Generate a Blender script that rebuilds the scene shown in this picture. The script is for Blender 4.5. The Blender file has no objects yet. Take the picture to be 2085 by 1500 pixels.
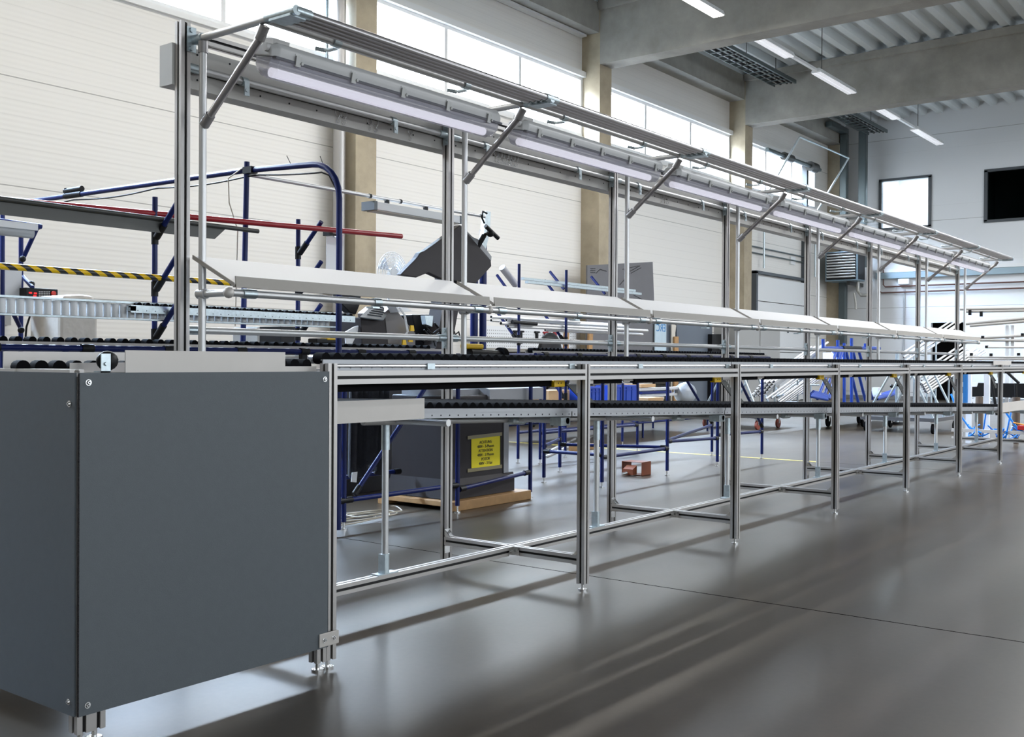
import bpy, bmesh, math, random
from mathutils import Vector, Matrix
random.seed(7)
S = bpy.context.scene
COL = S.collection
# ------------------------------------------------------------------ camera
F_PX, YAW, PIT, ROL = 2152.94, .65303, -.00745, .00594
_R = Vector((math.sin(YAW), -math.cos(YAW), 0)); _F = Vector((math.cos(YAW), math.sin(YAW), 0)); _U = Vector((0, 0, 1))
_fw = _F * math.cos(PIT) + _U * math.sin(PIT)
_up = _U * math.cos(PIT) - _F * math.sin(PIT)
_rt = _R * math.cos(ROL) + _up * math.sin(ROL)
_u2 = _up * math.cos(ROL) - _R * math.sin(ROL)
cd = bpy.data.cameras.new('camera'); cam = bpy.data.objects.new('camera', cd); COL.objects.link(cam)
cd.sensor_width = 36; cd.lens = F_PX * 36 / 2085; cd.clip_start = .05; cd.clip_end = 200
M = Matrix.Identity(4)
for i in range(3):
    M[i][0] = _rt[i]; M[i][1] = _u2[i]; M[i][2] = -_fw[i]
M[2][3] = 1.0
cam.matrix_world = M; S.camera = cam
def at(u, v, X=None, Y=None, Z=None):
    "point of a known plane (X, Y or Z) seen at pixel u, v of the photograph"
    d = _fw + _rt * ((u - 1042.5) / F_PX) - _u2 * ((v - 750) / F_PX)
    t = X / d.x if X is not None else (Y / d.y if Y is not None else (Z - 1) / d.z)
    return Vector((0, 0, 1)) + d * t
# ------------------------------------------------------------------ world, exposure
S.view_settings.view_transform = 'Standard'; S.view_settings.look = 'None'
S.view_settings.exposure = 0.25; S.view_settings.gamma = 1.0; S.view_settings.use_curve_mapping = False
w = bpy.data.worlds.new('sky'); S.world = w; w.use_nodes = True
bg = w.node_tree.nodes['Background']
def build_sky():
    "bright hazy sky, brightest high up on the window side (+Y), dull ground below the horizon"
    nt = w.node_tree; N = nt.nodes; L = nt.links
    tc = N.new('ShaderNodeTexCoord'); sp = N.new('ShaderNodeSeparateXYZ'); L.new(tc.outputs['Generated'], sp.inputs[0])
    def mr(src, a, b, lo, hi):
        m = N.new('ShaderNodeMapRange'); m.interpolation_type = 'SMOOTHSTEP'
        for k, v in zip((1, 2, 3, 4), (a, b, lo, hi)): m.inputs[k].default_value = v
        L.new(src, m.inputs[0]); return m.outputs[0]
    def mt(op, a, b):
        m = N.new('ShaderNodeMath'); m.operation = op
        for k, v in enumerate((a, b)):
            if isinstance(v, (int, float)): m.inputs[k].default_value = v
            else: L.new(v, m.inputs[k])
        return m.outputs[0]
    high = mt('MULTIPLY', mr(sp.outputs[2], .32, .60, 0, 1), mr(sp.outputs[1], .1, .5, 0, 1))
    base = mr(sp.outputs[2], -.25, .05, 3.5, SKY_BASE)
    side = mr(sp.outputs[1], -.25, 0, SKY_SIDE, 1.0)
    L.new(mt('ADD', mt('MULTIPLY', base, side), mt('MULTIPLY', high, SKY_HIGH)), bg.inputs[1])
    mx = N.new('ShaderNodeMix'); mx.data_type = 'RGBA'; L.new(high, mx.inputs[0]); mx.inputs[6].default_value = (1, .975, .94, 1); mx.inputs[7].default_value = (.66, .80, 1, 1)
    L.new(mx.outputs[2], bg.inputs[0])
SKY_BASE, SKY_HIGH, SKY_SIDE = 8.0, 145.0, .62
build_sky()
try:
    S.cycles.use_denoising = True
    S.cycles.max_bounces = 7; S.cycles.diffuse_bounces = 4; S.cycles.glossy_bounces = 4; S.cycles.transparent_max_bounces = 12
    S.cycles.sample_clamp_indirect = 6; S.cycles.caustics_reflective = False; S.cycles.caustics_refractive = False
except Exception: pass
HALL_W = 54
def portal(name, loc, direction, sx, sy):
    l = bpy.data.lights.new(name, 'AREA'); l.shape = 'RECTANGLE'; l.size = sx; l.size_y = sy
    l.cycles.is_portal = True
    o = bpy.data.objects.new(name, l); o.location = loc
    o.rotation_euler = Vector(direction).to_track_quat('-Z', 'Y').to_euler(); COL.objects.link(o)
    return o
# ------------------------------------------------------------------ materials
MATS = {}
def mat(name, col, rough=.5, metal=0., emit=0., ecol=None, bump=0., bscale=60., vary=0., vscale=8., spec=.5, trans=0., alpha=1.):
    if name in MATS: return MATS[name]
    m = bpy.data.materials.new(name); m.use_nodes = True; nt = m.node_tree; N = nt.nodes; L = nt.links
    b = N['Principled BSDF']
    c = tuple(col) + (1,)
    b.inputs['Base Color'].default_value = c; b.inputs['Roughness'].default_value = rough; b.inputs['Metallic'].default_value = metal
    b.inputs['Specular IOR Level'].default_value = spec
    if trans: b.inputs['Transmission Weight'].default_value = trans
    if alpha < 1: b.inputs['Alpha'].default_value = alpha
    if emit:
        b.inputs['Emission Color'].default_value = tuple(ecol or col) + (1,); b.inputs['Emission Strength'].default_value = emit
    if vary or bump:
        tc = N.new('ShaderNodeTexCoord')
    if vary:
        n = N.new('ShaderNodeTexNoise'); n.inputs['Scale'].default_value = vscale; n.inputs['Detail'].default_value = 4
        L.new(tc.outputs['Object'], n.inputs['Vector'])
        mx = N.new('ShaderNodeMix'); mx.data_type = 'RGBA'
        mx.inputs[6].default_value = tuple(x * (1 - vary) for x in col) + (1,); mx.inputs[7].default_value = tuple(min(1, x * (1 + vary)) for x in col) + (1,)
        L.new(n.outputs['Fac'], mx.inputs[0]); L.new(mx.outputs[2], b.inputs['Base Color'])
    if bump:
        n2 = N.new('ShaderNodeTexNoise'); n2.inputs['Scale'].default_value = bscale
        L.new(tc.outputs['Object'], n2.inputs['Vector'])
        bp = N.new('ShaderNodeBump'); bp.inputs['Strength'].default_value = bump; bp.inputs['Distance'].default_value = .01
        L.new(n2.outputs['Fac'], bp.inputs['Height']); L.new(bp.outputs['Normal'], b.inputs['Normal'])
    MATS[name] = m; return m
ALU = mat('anodised_aluminium', (.46, .44, .425), .38, .6, vary=.05, vscale=3)
ALUT = mat('aluminium_tube', (.60, .60, .60), .40, .6)
RAILM = mat('rail_grey_aluminium', (.36, .37, .39), .42, .5)
ALUW = mat('bright_aluminium', (.56, .53, .50), .5, .3, vary=.06, vscale=9)
GALV = mat('galvanised_steel', (.48, .55, .58), .35, .8, vary=.25, vscale=60)
STEEL = mat('stainless_steel', (.7, .7, .7), .2, 1.)
BLACK = mat('black_rubber', (.006, .006, .007), .75, spec=.03)
BLACKM = mat('black_plastic', (.009, .009, .010), .42, spec=.2)
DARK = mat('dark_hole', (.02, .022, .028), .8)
SLOT_SHADE = mat('slot_bottom_shade', (.035, .034, .034), .6, spec=.2)  # shade inside the profile slots, painted onto their bottom faces
PANEL = mat('slate_grey_panel', (.096, .112, .125), .55, vary=.07, vscale=40, bump=.06, bscale=400)
EDGE = mat('panel_edge', (.03, .028, .032), .8, bump=.9, bscale=300)
WHITE = mat('white_laminate', (.90, .90, .89), .4)
LIPM = mat('grey_beige_sheet', (.36, .335, .30), .5, vary=.03, vscale=30)
DUCTM = mat('trunking_paint', (.56, .55, .52), .42, vary=.03)
BLUE = mat('blue_coated_tube', (.005, .013, .095), .36, spec=.25)
BLUEB = mat('bright_blue_tube', (.006, .04, .27), .35)
BLUEP = mat('blue_crate_plastic', (.004, .045, .38), .4)
RED = mat('red_tube_paint', (.33, .012, .02), .3)
YEL = mat('yellow_plastic', (.8, .5, .0), .4)
YELS = mat('yellow_sign_film', (.85, .72, .01), .55)
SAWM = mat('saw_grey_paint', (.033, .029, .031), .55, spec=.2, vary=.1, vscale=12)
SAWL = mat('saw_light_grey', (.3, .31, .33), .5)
WOOD = mat('wood', (.42, .24, .10), .6, vary=.25, vscale=20)
CARD = mat('cardboard', (.42, .27, .14), .8, vary=.1)
ORANGE = mat('orange_pedal_paint', (.17, .036, .006), .6, vary=.2)
DARKST = mat('dark_steel', (.055, .056, .052), .45, .3, vary=.4, vscale=4)
DIFF = mat('lamp_diffuser', (.50, .50, .56), .2, alpha=.55)
TUBEL = mat('lamp_tube_glow', (.9, .9, .95), .4, emit=.95, ecol=(.90, .88, 1.0))
BODY = mat('lamp_body', (.52, .52, .52), .45)
LIT = mat('lit_ceiling_lamp', (.9, .9, .9), .4, emit=6, ecol=(1, .96, .88))
LIT2 = mat('soft_ceiling_lamp', (.85, .86, .9), .4, emit=.35, ecol=(.95, .95, 1))
WFR = mat('white_window_frame', (.82, .83, .83), .4)
DFR = mat('dark_window_frame', (.06, .07, .08), .4)
PIPEB = mat('brown_pipe', (.12, .06, .05), .4)
PIPEG = mat('dark_green_grey_duct', (.10, .125, .13), .4, .5)
HOSE = mat('blue_hose', (.01, .22, .75), .3)
BOARD = mat('grey_board', (.14, .14, .15), .6, vary=.1, vscale=5)
BOARD2 = mat('blue_grey_board', (.10, .12, .15), .35)
PAPER = mat('paper', (.8, .82, .84), .7)
PLASTIC = mat('cloudy_wrap', (.58, .55, .50), .4, vary=.15, vscale=14, bump=.5, bscale=14)
CABLE = mat('beige_cable', (.5, .45, .36), .5)
INK = mat('black_ink', (.03, .03, .03), .6)
CLOTH = mat('dark_cloth', (.035, .037, .045), .9, vary=.3, vscale=15, bump=.4, bscale=40)
WHITEP = mat('white_paint', (.78, .80, .82), .35)
REDL = mat('red_indicator', (.7, .01, .01), .4, emit=1.2)
REDB = mat('red_button', (.5, .02, .01), .4)
WHEEL = mat('red_brown_wheel', (.25, .06, .04), .5)
def glass(name, tint=(.9, .95, 1)):
    m = bpy.data.materials.new(name); m.use_nodes = True; nt = m.node_tree; nt.nodes.clear()
    o = nt.nodes.new('ShaderNodeOutputMaterial'); t = nt.nodes.new('ShaderNodeBsdfTransparent'); g = nt.nodes.new('ShaderNodeBsdfGlossy')
    t.inputs[0].default_value = tuple(tint) + (1,); g.inputs['Roughness'].default_value = .05
    lw = nt.nodes.new('ShaderNodeLayerWeight'); lw.inputs[0].default_value = .2; f = nt.nodes.new('ShaderNodeMath'); f.operation = 'MINIMUM'; f.inputs[1].default_value = .35; pw = nt.nodes.new('ShaderNodeMath'); pw.operation = 'POWER'; pw.inputs[1].default_value = 4
    x = nt.nodes.new('ShaderNodeMixShader'); nt.links.new(lw.outputs['Facing'], pw.inputs[0]); nt.links.new(pw.outputs[0], f.inputs[0])
    nt.links.new(f.outputs[0], x.inputs[0]); nt.links.new(t.outputs[0], x.inputs[1]); nt.links.new(g.outputs[0], x.inputs[2]); nt.links.new(x.outputs[0], o.inputs[0])
    return m
GLASS = glass('window_glass'); DGLASS = glass('dark_room_glass', (.5, .55, .55))
FANG = glass('fan_grille_veil', (.75, .76, .78))
def nodes(m):
    nt = m.node_tree; return nt, nt.nodes, nt.links, nt.nodes['Principled BSDF']
def mathn(N, L, op, a, b=None):
    n = N.new('ShaderNodeMath'); n.operation = op
    for i, v in enumerate((a, b)):
        if v is None: continue
        if isinstance(v, (int, float)): n.inputs[i].default_value = v
        else: L.new(v, n.inputs[i])
    return n.outputs[0]
def floor_mat():
    m = bpy.data.materials.new('polished_concrete_floor'); m.use_nodes = True; nt, N, L, b = nodes(m)
    g = N.new('ShaderNodeNewGeometry'); s = N.new('ShaderNodeSeparateXYZ'); L.new(g.outputs['Position'], s.inputs[0])
    n1 = N.new('ShaderNodeTexNoise'); n1.inputs['Scale'].default_value = .55; n1.inputs['Detail'].default_value = 6; n1.inputs['Roughness'].default_value = .62
    n2 = N.new('ShaderNodeTexNoise'); n2.inputs['Scale'].default_value = 9; n2.inputs['Detail'].default_value = 8; n2.inputs['Roughness'].default_value = .7
    n3 = N.new('ShaderNodeTexVoronoi'); n3.inputs['Scale'].default_value = 1.4
    for n in (n1, n2, n3): L.new(g.outputs['Position'], n.inputs['Vector'])
    mp = N.new('ShaderNodeMapping'); mp.inputs['Scale'].default_value = (1.0, 2.4, 1); mp.inputs['Rotation'].default_value = (0, 0, .25); L.new(g.outputs['Position'], mp.inputs[0])
    n4 = N.new('ShaderNodeTexNoise'); n4.inputs['Scale'].default_value = 1.6; n4.inputs['Detail'].default_value = 6; n4.inputs['Roughness'].default_value = .6; L.new(mp.outputs[0], n4.inputs['Vector'])
    n5 = N.new('ShaderNodeTexNoise'); n5.inputs['Scale'].default_value = 45; n5.inputs['Detail'].default_value = 5; L.new(g.outputs['Position'], n5.inputs['Vector'])
    r = N.new('ShaderNodeValToRGB'); e = r.color_ramp.elements
    e[0].position = .12; e[0].color = (.014, .009, .005, 1); e[1].position = .88; e[1].color = (.138, .114, .086, 1)
    mixv = mathn(N, L, 'ADD', mathn(N, L, 'ADD', mathn(N, L, 'MULTIPLY', n1.outputs['Fac'], .67), mathn(N, L, 'MULTIPLY', n5.outputs['Fac'], .15)), mathn(N, L, 'MULTIPLY', n4.outputs['Fac'], .18))
    L.new(mixv, r.inputs[0])
    # saw-cut joints every 6.18 m across the hall, a slight wobble on the cut
    wob = mathn(N, L, 'MULTIPLY', mathn(N, L, 'SUBTRACT', n2.outputs['Fac'], .5), .018)
    fx = mathn(N, L, 'ABSOLUTE', mathn(N, L, 'SUBTRACT', mathn(N, L, 'MODULO', mathn(N, L, 'ADD', mathn(N, L, 'ADD', s.outputs[0], wob), 61.8 + 6.18 / 2 - 4.13), 6.18), 3.09))
    jn = mathn(N, L, 'LESS_THAN', fx, .005)
    spots = mathn(N, L, 'LESS_THAN', n3.outputs['Distance'], .010)
    dk = mathn(N, L, 'MAXIMUM', jn, mathn(N, L, 'MULTIPLY', spots, .55))
    mx = N.new('ShaderNodeMix'); mx.data_type = 'RGBA'; L.new(dk, mx.inputs[0]); L.new(r.outputs[0], mx.inputs[6]); mx.inputs[7].default_value = (.018, .016, .014, 1)
    L.new(mx.outputs[2], b.inputs['Base Color'])
    rr = N.new('ShaderNodeMapRange'); rr.inputs[3].default_value = .285; rr.inputs[4].default_value = .37
    rr.inputs[1].default_value = .15; rr.inputs[2].default_value = .85
    L.new(mathn(N, L, 'ADD', mathn(N, L, 'MULTIPLY', n4.outputs['Fac'], .6), mathn(N, L, 'MULTIPLY', n1.outputs['Fac'], .4)), rr.inputs[0]); L.new(rr.outputs[0], b.inputs['Roughness'])
    b.inputs['Specular IOR Level'].default_value = .55; L.new(mathn(N, L, 'MULTIPLY', mathn(N, L, 'SUBTRACT', 1, dk), .10), b.inputs['Coat Weight']); L.new(mathn(N, L, 'MULTIPLY', mathn(N, L, 'SUBTRACT', 1, dk), .40), b.inputs['Specular IOR Level']); b.inputs['Coat Roughness'].default_value = .12; b.inputs['Coat IOR'].default_value = 1.45
    bp = N.new('ShaderNodeBump'); bp.inputs['Strength'].default_value = .02; bp.inputs['Distance'].default_value = .02
    L.new(n1.outputs['Fac'], bp.inputs['Height']); L.new(bp.outputs['Normal'], b.inputs['Normal'])
    return m
def wall_mat(name, c, rib=.0553, panel=1.15, z0=.51, ribk=.04):
    m = bpy.data.materials.new(name); m.use_nodes = True; nt, N, L, b = nodes(m)
    g = N.new('ShaderNodeNewGeometry'); s = N.new('ShaderNodeSeparateXYZ'); L.new(g.outputs['Position'], s.inputs[0])
    z = mathn(N, L, 'ADD', s.outputs[2], 20 * panel - z0)
    sm = mathn(N, L, 'LESS_THAN', mathn(N, L, 'MODULO', z, panel), .012)
    rb = mathn(N, L, 'LESS_THAN', mathn(N, L, 'MODULO', z, rib * 3), .012)
    f = mathn(N, L, 'MAXIMUM', mathn(N, L, 'MULTIPLY', sm, .6), mathn(N, L, 'MULTIPLY', rb, .07))
    mx = N.new('ShaderNodeMix'); mx.data_type = 'RGBA'; L.new(f, mx.inputs[0]); mx.inputs[6].default_value = tuple(c) + (1,); mx.inputs[7].default_value = (.12, .12, .11, 1)
    L.new(mx.outputs[2], b.inputs['Base Color']); b.inputs['Roughness'].default_value = .55
    sn = mathn(N, L, 'SINE', mathn(N, L, 'MULTIPLY', z, 6.2832 / rib))
    bp = N.new('ShaderNodeBump'); bp.inputs['Strength'].default_value = .05; bp.inputs['Distance'].default_value = .01
    L.new(sn, bp.inputs['Height']); L.new(bp.outputs['Normal'], b.inputs['Normal'])
    return m
def concrete_mat(name, c):
    m = bpy.data.materials.new(name); m.use_nodes = True; nt, N, L, b = nodes(m)
    g = N.new('ShaderNodeNewGeometry')
    n1 = N.new('ShaderNodeTexNoise'); n1.inputs['Scale'].default_value = 1.3; n1.inputs['Detail'].default_value = 10; n1.inputs['Roughness'].default_value = .65
    L.new(g.outputs['Position'], n1.inputs['Vector'])
    r = N.new('ShaderNodeValToRGB'); e = r.color_ramp.elements
    e[0].position = .3; e[0].color = tuple(x * .72 for x in c) + (1,); e[1].position = .72; e[1].color = tuple(x * 1.2 for x in c) + (1,)
    L.new(n1.outputs['Fac'], r.inputs[0]); L.new(r.outputs[0], b.inputs['Base Color']); b.inputs['Roughness'].default_value = .8
    bp = N.new('ShaderNodeBump'); bp.inputs['Strength'].default_value = .25; bp.inputs['Distance'].default_value = .02
    L.new(n1.outputs['Fac'], bp.inputs['Height']); L.new(bp.outputs['Normal'], b.inputs['Normal'])
    return m
def stripe_mat():
    m = bpy.data.materials.new('hazard_stripes'); m.use_nodes = True; nt, N, L, b = nodes(m)
    g = N.new('ShaderNodeNewGeometry'); s = N.new('ShaderNodeSeparateXYZ'); L.new(g.outputs['Position'], s.inputs[0])
    t = mathn(N, L, 'MODULO', mathn(N, L, 'ADD', mathn(N, L, 'ADD', s.outputs[0], mathn(N, L, 'MULTIPLY', s.outputs[2], 1.6)), 10), .085)
    f = mathn(N, L, 'LESS_THAN', t, .042)
    mx = N.new('ShaderNodeMix'); mx.data_type = 'RGBA'; L.new(f, mx.inputs[0]); mx.inputs[6].default_value = (.78, .48, 0, 1); mx.inputs[7].default_value = (.02, .02, .02, 1)
    L.new(mx.outputs[2], b.inputs['Base Color']); b.inputs['Roughness'].default_value = .35
    return m
FLOORM = floor_mat(); WALLM = wall_mat('cream_sandwich_panel', (.80, .785, .75)); EWALL = wall_mat('pale_end_wall', (.74, .77, .80), rib=.5, panel=2.3, z0=.2)
CONC = concrete_mat('cast_concrete', (.32, .31, .28)); CONC2 = concrete_mat('column_concrete', (.42, .36, .26)); STRIPE = stripe_mat()
DECK = mat('galvanised_roof_deck', (.74, .79, .81), .45, .15)
# ------------------------------------------------------------------ mesh builder
class MB:
    def __init__(s): s.v = []; s.f = []; s.mi = []; s.sm = []
    def add(s, vs, fs, mi=0, smooth=False):
        n = len(s.v); s.v += [tuple(v) for v in vs]
        for f in fs: s.f.append([n + i for i in f]); s.mi.append(mi); s.sm.append(smooth)
        return s
    def box(s, a, b, mi=0):
        x0, y0, z0 = (min(a[i], b[i]) for i in range(3)); x1, y1, z1 = (max(a[i], b[i]) for i in range(3))
        return s.add([(x0, y0, z0), (x1, y0, z0), (x1, y1, z0), (x0, y1, z0), (x0, y0, z1), (x1, y0, z1), (x1, y1, z1), (x0, y1, z1)],
                     [(0, 3, 2, 1), (4, 5, 6, 7), (0, 1, 5, 4), (1, 2, 6, 5), (2, 3, 7, 6), (3, 0, 4, 7)], mi)
    def cbox(s, c, d, rot=None, mi=0):
        R = rot or Matrix.Identity(3); c = Vector(c); vs = []
        for z in (-.5, .5):
            for x, y in ((-.5, -.5), (.5, -.5), (.5, .5), (-.5, .5)): vs.append(c + R @ Vector((x * d[0], y * d[1], z * d[2])))
        return s.add(vs, [(0, 3, 2, 1), (4, 5, 6, 7), (0, 1, 5, 4), (1, 2, 6, 5), (2, 3, 7, 6), (3, 0, 4, 7)], mi)
    def tube(s, p, q, r, n=12, mi=0, r2=None, caps=True, hollow=0):
        p, q = Vector(p), Vector(q); d = (q - p).normalized(); a = d.orthogonal().normalized(); b = d.cross(a); r2 = r if r2 is None else r2
        vs = [p + (a * math.cos(t) + b * math.sin(t)) * r for t in [6.28318 * i / n for i in range(n)]] + [q + (a * math.cos(t) + b * math.sin(t)) * r2 for t in [6.28318 * i / n for i in range(n)]]
        s.add(vs, [(i, (i + 1) % n, n + (i + 1) % n, n + i) for i in range(n)], mi, True)
        if hollow:
            for c, rr, sg in ((p, r, 1), (q, r2, -1)):
                ri = rr - hollow
                o = [c + (a * math.cos(t) + b * math.sin(t)) * rr for t in [6.28318 * i / n for i in range(n)]]
                k = [c + (a * math.cos(t) + b * math.sin(t)) * ri for t in [6.28318 * i / n for i in range(n)]]
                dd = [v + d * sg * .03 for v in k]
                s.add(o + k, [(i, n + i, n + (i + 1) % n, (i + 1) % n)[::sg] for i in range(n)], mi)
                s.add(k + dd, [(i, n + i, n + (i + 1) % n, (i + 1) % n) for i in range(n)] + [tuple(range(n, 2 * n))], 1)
        elif caps:
            s.add(vs[:n], [tuple(range(n))[::-1]], mi); s.add(vs[n:], [tuple(range(n))], mi)
        return s
    def path(s, pts, r, n=8, mi=0):
        pts = [Vector(p) for p in pts]; k = len(pts); up = None; rings = []
        for i in range(k):
            d = (pts[min(i + 1, k - 1)] - pts[max(i - 1, 0)]).normalized()
            if up is None: up = d.orthogonal().normalized()
            up = (up - d * up.dot(d)); up = up.normalized() if up.length > 1e-6 else d.orthogonal().normalized()
            b = d.cross(up); rings.append([pts[i] + (up * math.cos(t) + b * math.sin(t)) * r for t in [6.28318 * j / n for j in range(n)]])
        vs = [v for rg in rings for v in rg]
        fs = [(i * n + j, i * n + (j + 1) % n, (i + 1) * n + (j + 1) % n, (i + 1) * n + j) for i in range(k - 1) for j in range(n)]
        s.add(vs, fs, mi, True); s.add(rings[0], [tuple(range(n))[::-1]], mi); s.add(rings[-1], [tuple(range(n))], mi)
        return s
    def poly(s, pts, ext, mi=0):
        "extrude a planar polygon by the vector ext"
        pts = [Vector(p) for p in pts]; e = Vector(ext); n = len(pts)
        s.add(pts + [p + e for p in pts], [tuple(range(n))[::-1], tuple(range(n, 2 * n))] + [(i, (i + 1) % n, n + (i + 1) % n, n + i) for i in range(n)], mi)
        return s
    def prof(s, axis, a, b, c1, c2, w=.04, h=.04, mi=0):
        "slotted aluminium profile along axis from a to b; w, h on the two other axes in xyz order, centred c1, c2"
        g, dp, wi, li = .0052, .012, .0074, .0032
        def side(L, horizontal):
            k = max(1, round(L / .04)); o = []
            for i in range(k):
                m = -L / 2 + L * (i + .5) / k; o += [(m - g, 0), (m - g, li), (m - wi, li), (m - wi, dp), (m + wi, dp), (m + wi, li), (m + g, li), (m + g, 0)]
            return o
        P = [(-w / 2, -h / 2)] + [(x, -h / 2 + d) for x, d in side(w, 1)] + [(w / 2, -h / 2)] + [(w / 2 - d, y) for y, d in side(h, 0)]
        P += [(w / 2, h / 2)] + [(-x, h / 2 - d) for x, d in side(w, 1)] + [(-w / 2, h / 2)] + [(-w / 2 + d, -y) for y, d in side(h, 0)]
        def pt(u, v, t):
            u += c1; v += c2
            return (t, u, v) if axis == 'x' else ((u, t, v) if axis == 'y' else (u, v, t))
        n = len(P); vs = [pt(u, v, a) for u, v in P] + [pt(u, v, b) for u, v in P]
        def deep(p): return min(w / 2 - abs(p[0]), h / 2 - abs(p[1])) > dp - 1e-5
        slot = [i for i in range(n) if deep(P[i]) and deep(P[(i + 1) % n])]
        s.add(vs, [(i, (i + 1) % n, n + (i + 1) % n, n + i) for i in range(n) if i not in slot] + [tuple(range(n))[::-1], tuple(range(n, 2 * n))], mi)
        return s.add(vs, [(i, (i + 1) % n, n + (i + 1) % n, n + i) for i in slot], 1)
    def sphere(s, c, r, mi=0, sc=(1, 1, 1), n=12):
        c = Vector(c); vs = []; fs = []
        for i in range(n // 2 + 1):
            for j in range(n):
                a, b = math.pi * i / (n // 2), 6.28318 * j / n
                vs.append(c + Vector((math.sin(a) * math.cos(b) * sc[0], math.sin(a) * math.sin(b) * sc[1], math.cos(a) * sc[2])) * r)
        for i in range(n // 2):
            for j in range(n): fs.append((i * n + j, i * n + n + j, i * n + n + (j + 1) % n, i * n + (j + 1) % n))
        return s.add(vs, fs, mi, True)
    def build(s, name, mats, parent=None, bevel=0, local=False):
        if not isinstance(mats, (list, tuple)): mats = [mats, SLOT_SHADE] if 1 in s.mi else [mats]
        off = WL.get(parent.name, Vector()) if parent else Vector()
        if local: off = Vector()
        if parent is None:
            xs = [v[0] for v in s.v]; ys = [v[1] for v in s.v]; zs = [v[2] for v in s.v]
            off = Vector(((min(xs) + max(xs)) / 2, (min(ys) + max(ys)) / 2, min(zs)))
        me = bpy.data.meshes.new(name); me.from_pydata([(v[0] - off.x, v[1] - off.y, v[2] - off.z) for v in s.v], [], s.f)
        for m in mats: me.materials.append(m)
        me.polygons.foreach_set('material_index', [min(i, len(mats) - 1) for i in s.mi]); me.polygons.foreach_set('use_smooth', s.sm)
        bm = bmesh.new(); bm.from_mesh(me)
        bmesh.ops.recalc_face_normals(bm, faces=bm.faces); bm.to_mesh(me); bm.free(); me.update()
        o = bpy.data.objects.new(name, me); COL.objects.link(o)
        if parent: o.parent = parent
        else: o.location = off
        WL[o.name] = off
        if bevel:
            md = o.modifiers.new('bevel', 'BEVEL'); md.width = bevel; md.segments = 2; md.limit_method = 'ANGLE'
        return o
WL = {}
def tag(o, label=None, cat=None, group=None, kind=None):
    if label: o['label'] = label
    if cat: o['category'] = cat
    if group: o['group'] = group
    if kind: o['kind'] = kind
    return o
def thing(name, label, cat, loc=(0, 0, 0), group=None):
    o = bpy.data.objects.new(name, None); o.location = loc; o.empty_display_size = .1; COL.objects.link(o); WL[o.name] = Vector(loc)
    return tag(o, label, cat, group)
def dup(o, loc=None, label=None, parent=None, group=None):
    c = o.copy(); COL.objects.link(c); c.parent = parent
    if loc is not None: c.location = loc
    WL[c.name] = Vector(c.location) if parent is None else WL.get(parent.name, Vector())
    for ch in list(o.children): dup(ch, parent=c)
    if label: c['label'] = label
    if group: c['group'] = group
    return c
def text_mb(txt, size, rot, loc, material, name, parent=None, extr=.0006, align='CENTER', sx=1.):
    cu = bpy.data.curves.new(name, 'FONT'); cu.body = txt; cu.size = size; cu.extrude = extr; cu.align_x = align; cu.align_y = 'CENTER'; cu.space_line = 1.05
    o = bpy.data.objects.new(name + '_tmp', cu); COL.objects.link(o)
    bpy.context.view_layer.update()
    dg = bpy.context.evaluated_depsgraph_get(); me = bpy.data.meshes.new_from_object(o.evaluated_get(dg))
    bpy.data.objects.remove(o)
    mb = MB(); T = Matrix.Translation(loc) @ rot.to_4x4() @ Matrix.Diagonal((sx, 1, 1, 1))
    mb.add([T @ v.co for v in me.vertices], [list(p.vertices) for p in me.polygons]); bpy.data.meshes.remove(me)
    return mb.build(name, material, parent)
ROT_FRONT = Matrix(((1, 0, 0), (0, 0, -1), (0, 1, 0)))   # text lies in XZ, reads from -Y
ORD = ['nearest', 'second', 'third', 'fourth', 'fifth', 'sixth', 'seventh', 'eighth', 'farthest']
def ordn(i, n): return 'nearest' if i == 0 else ('farthest' if i == n - 1 else ORD[i] + ' nearest')
def st(o): o['kind'] = 'structure'; return o
# ================================================================== SETTING
XE, YL, YR, XB = 29.3, 11.0, -12.0, -7.0
COLX = [-2.08 + 6.18 * k for k in range(-0, 6)]      # column left faces
COLX = [-1.88, 4.30 - .20, 10.28, 16.47, 22.66, 28.84]
def roofz(y): return 7.62 + (10.6 - y) * .012
st(MB().box((XB, YR, -.2), (XE + 4, YL + .2, 0)).build('floor', FLOORM))
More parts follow.
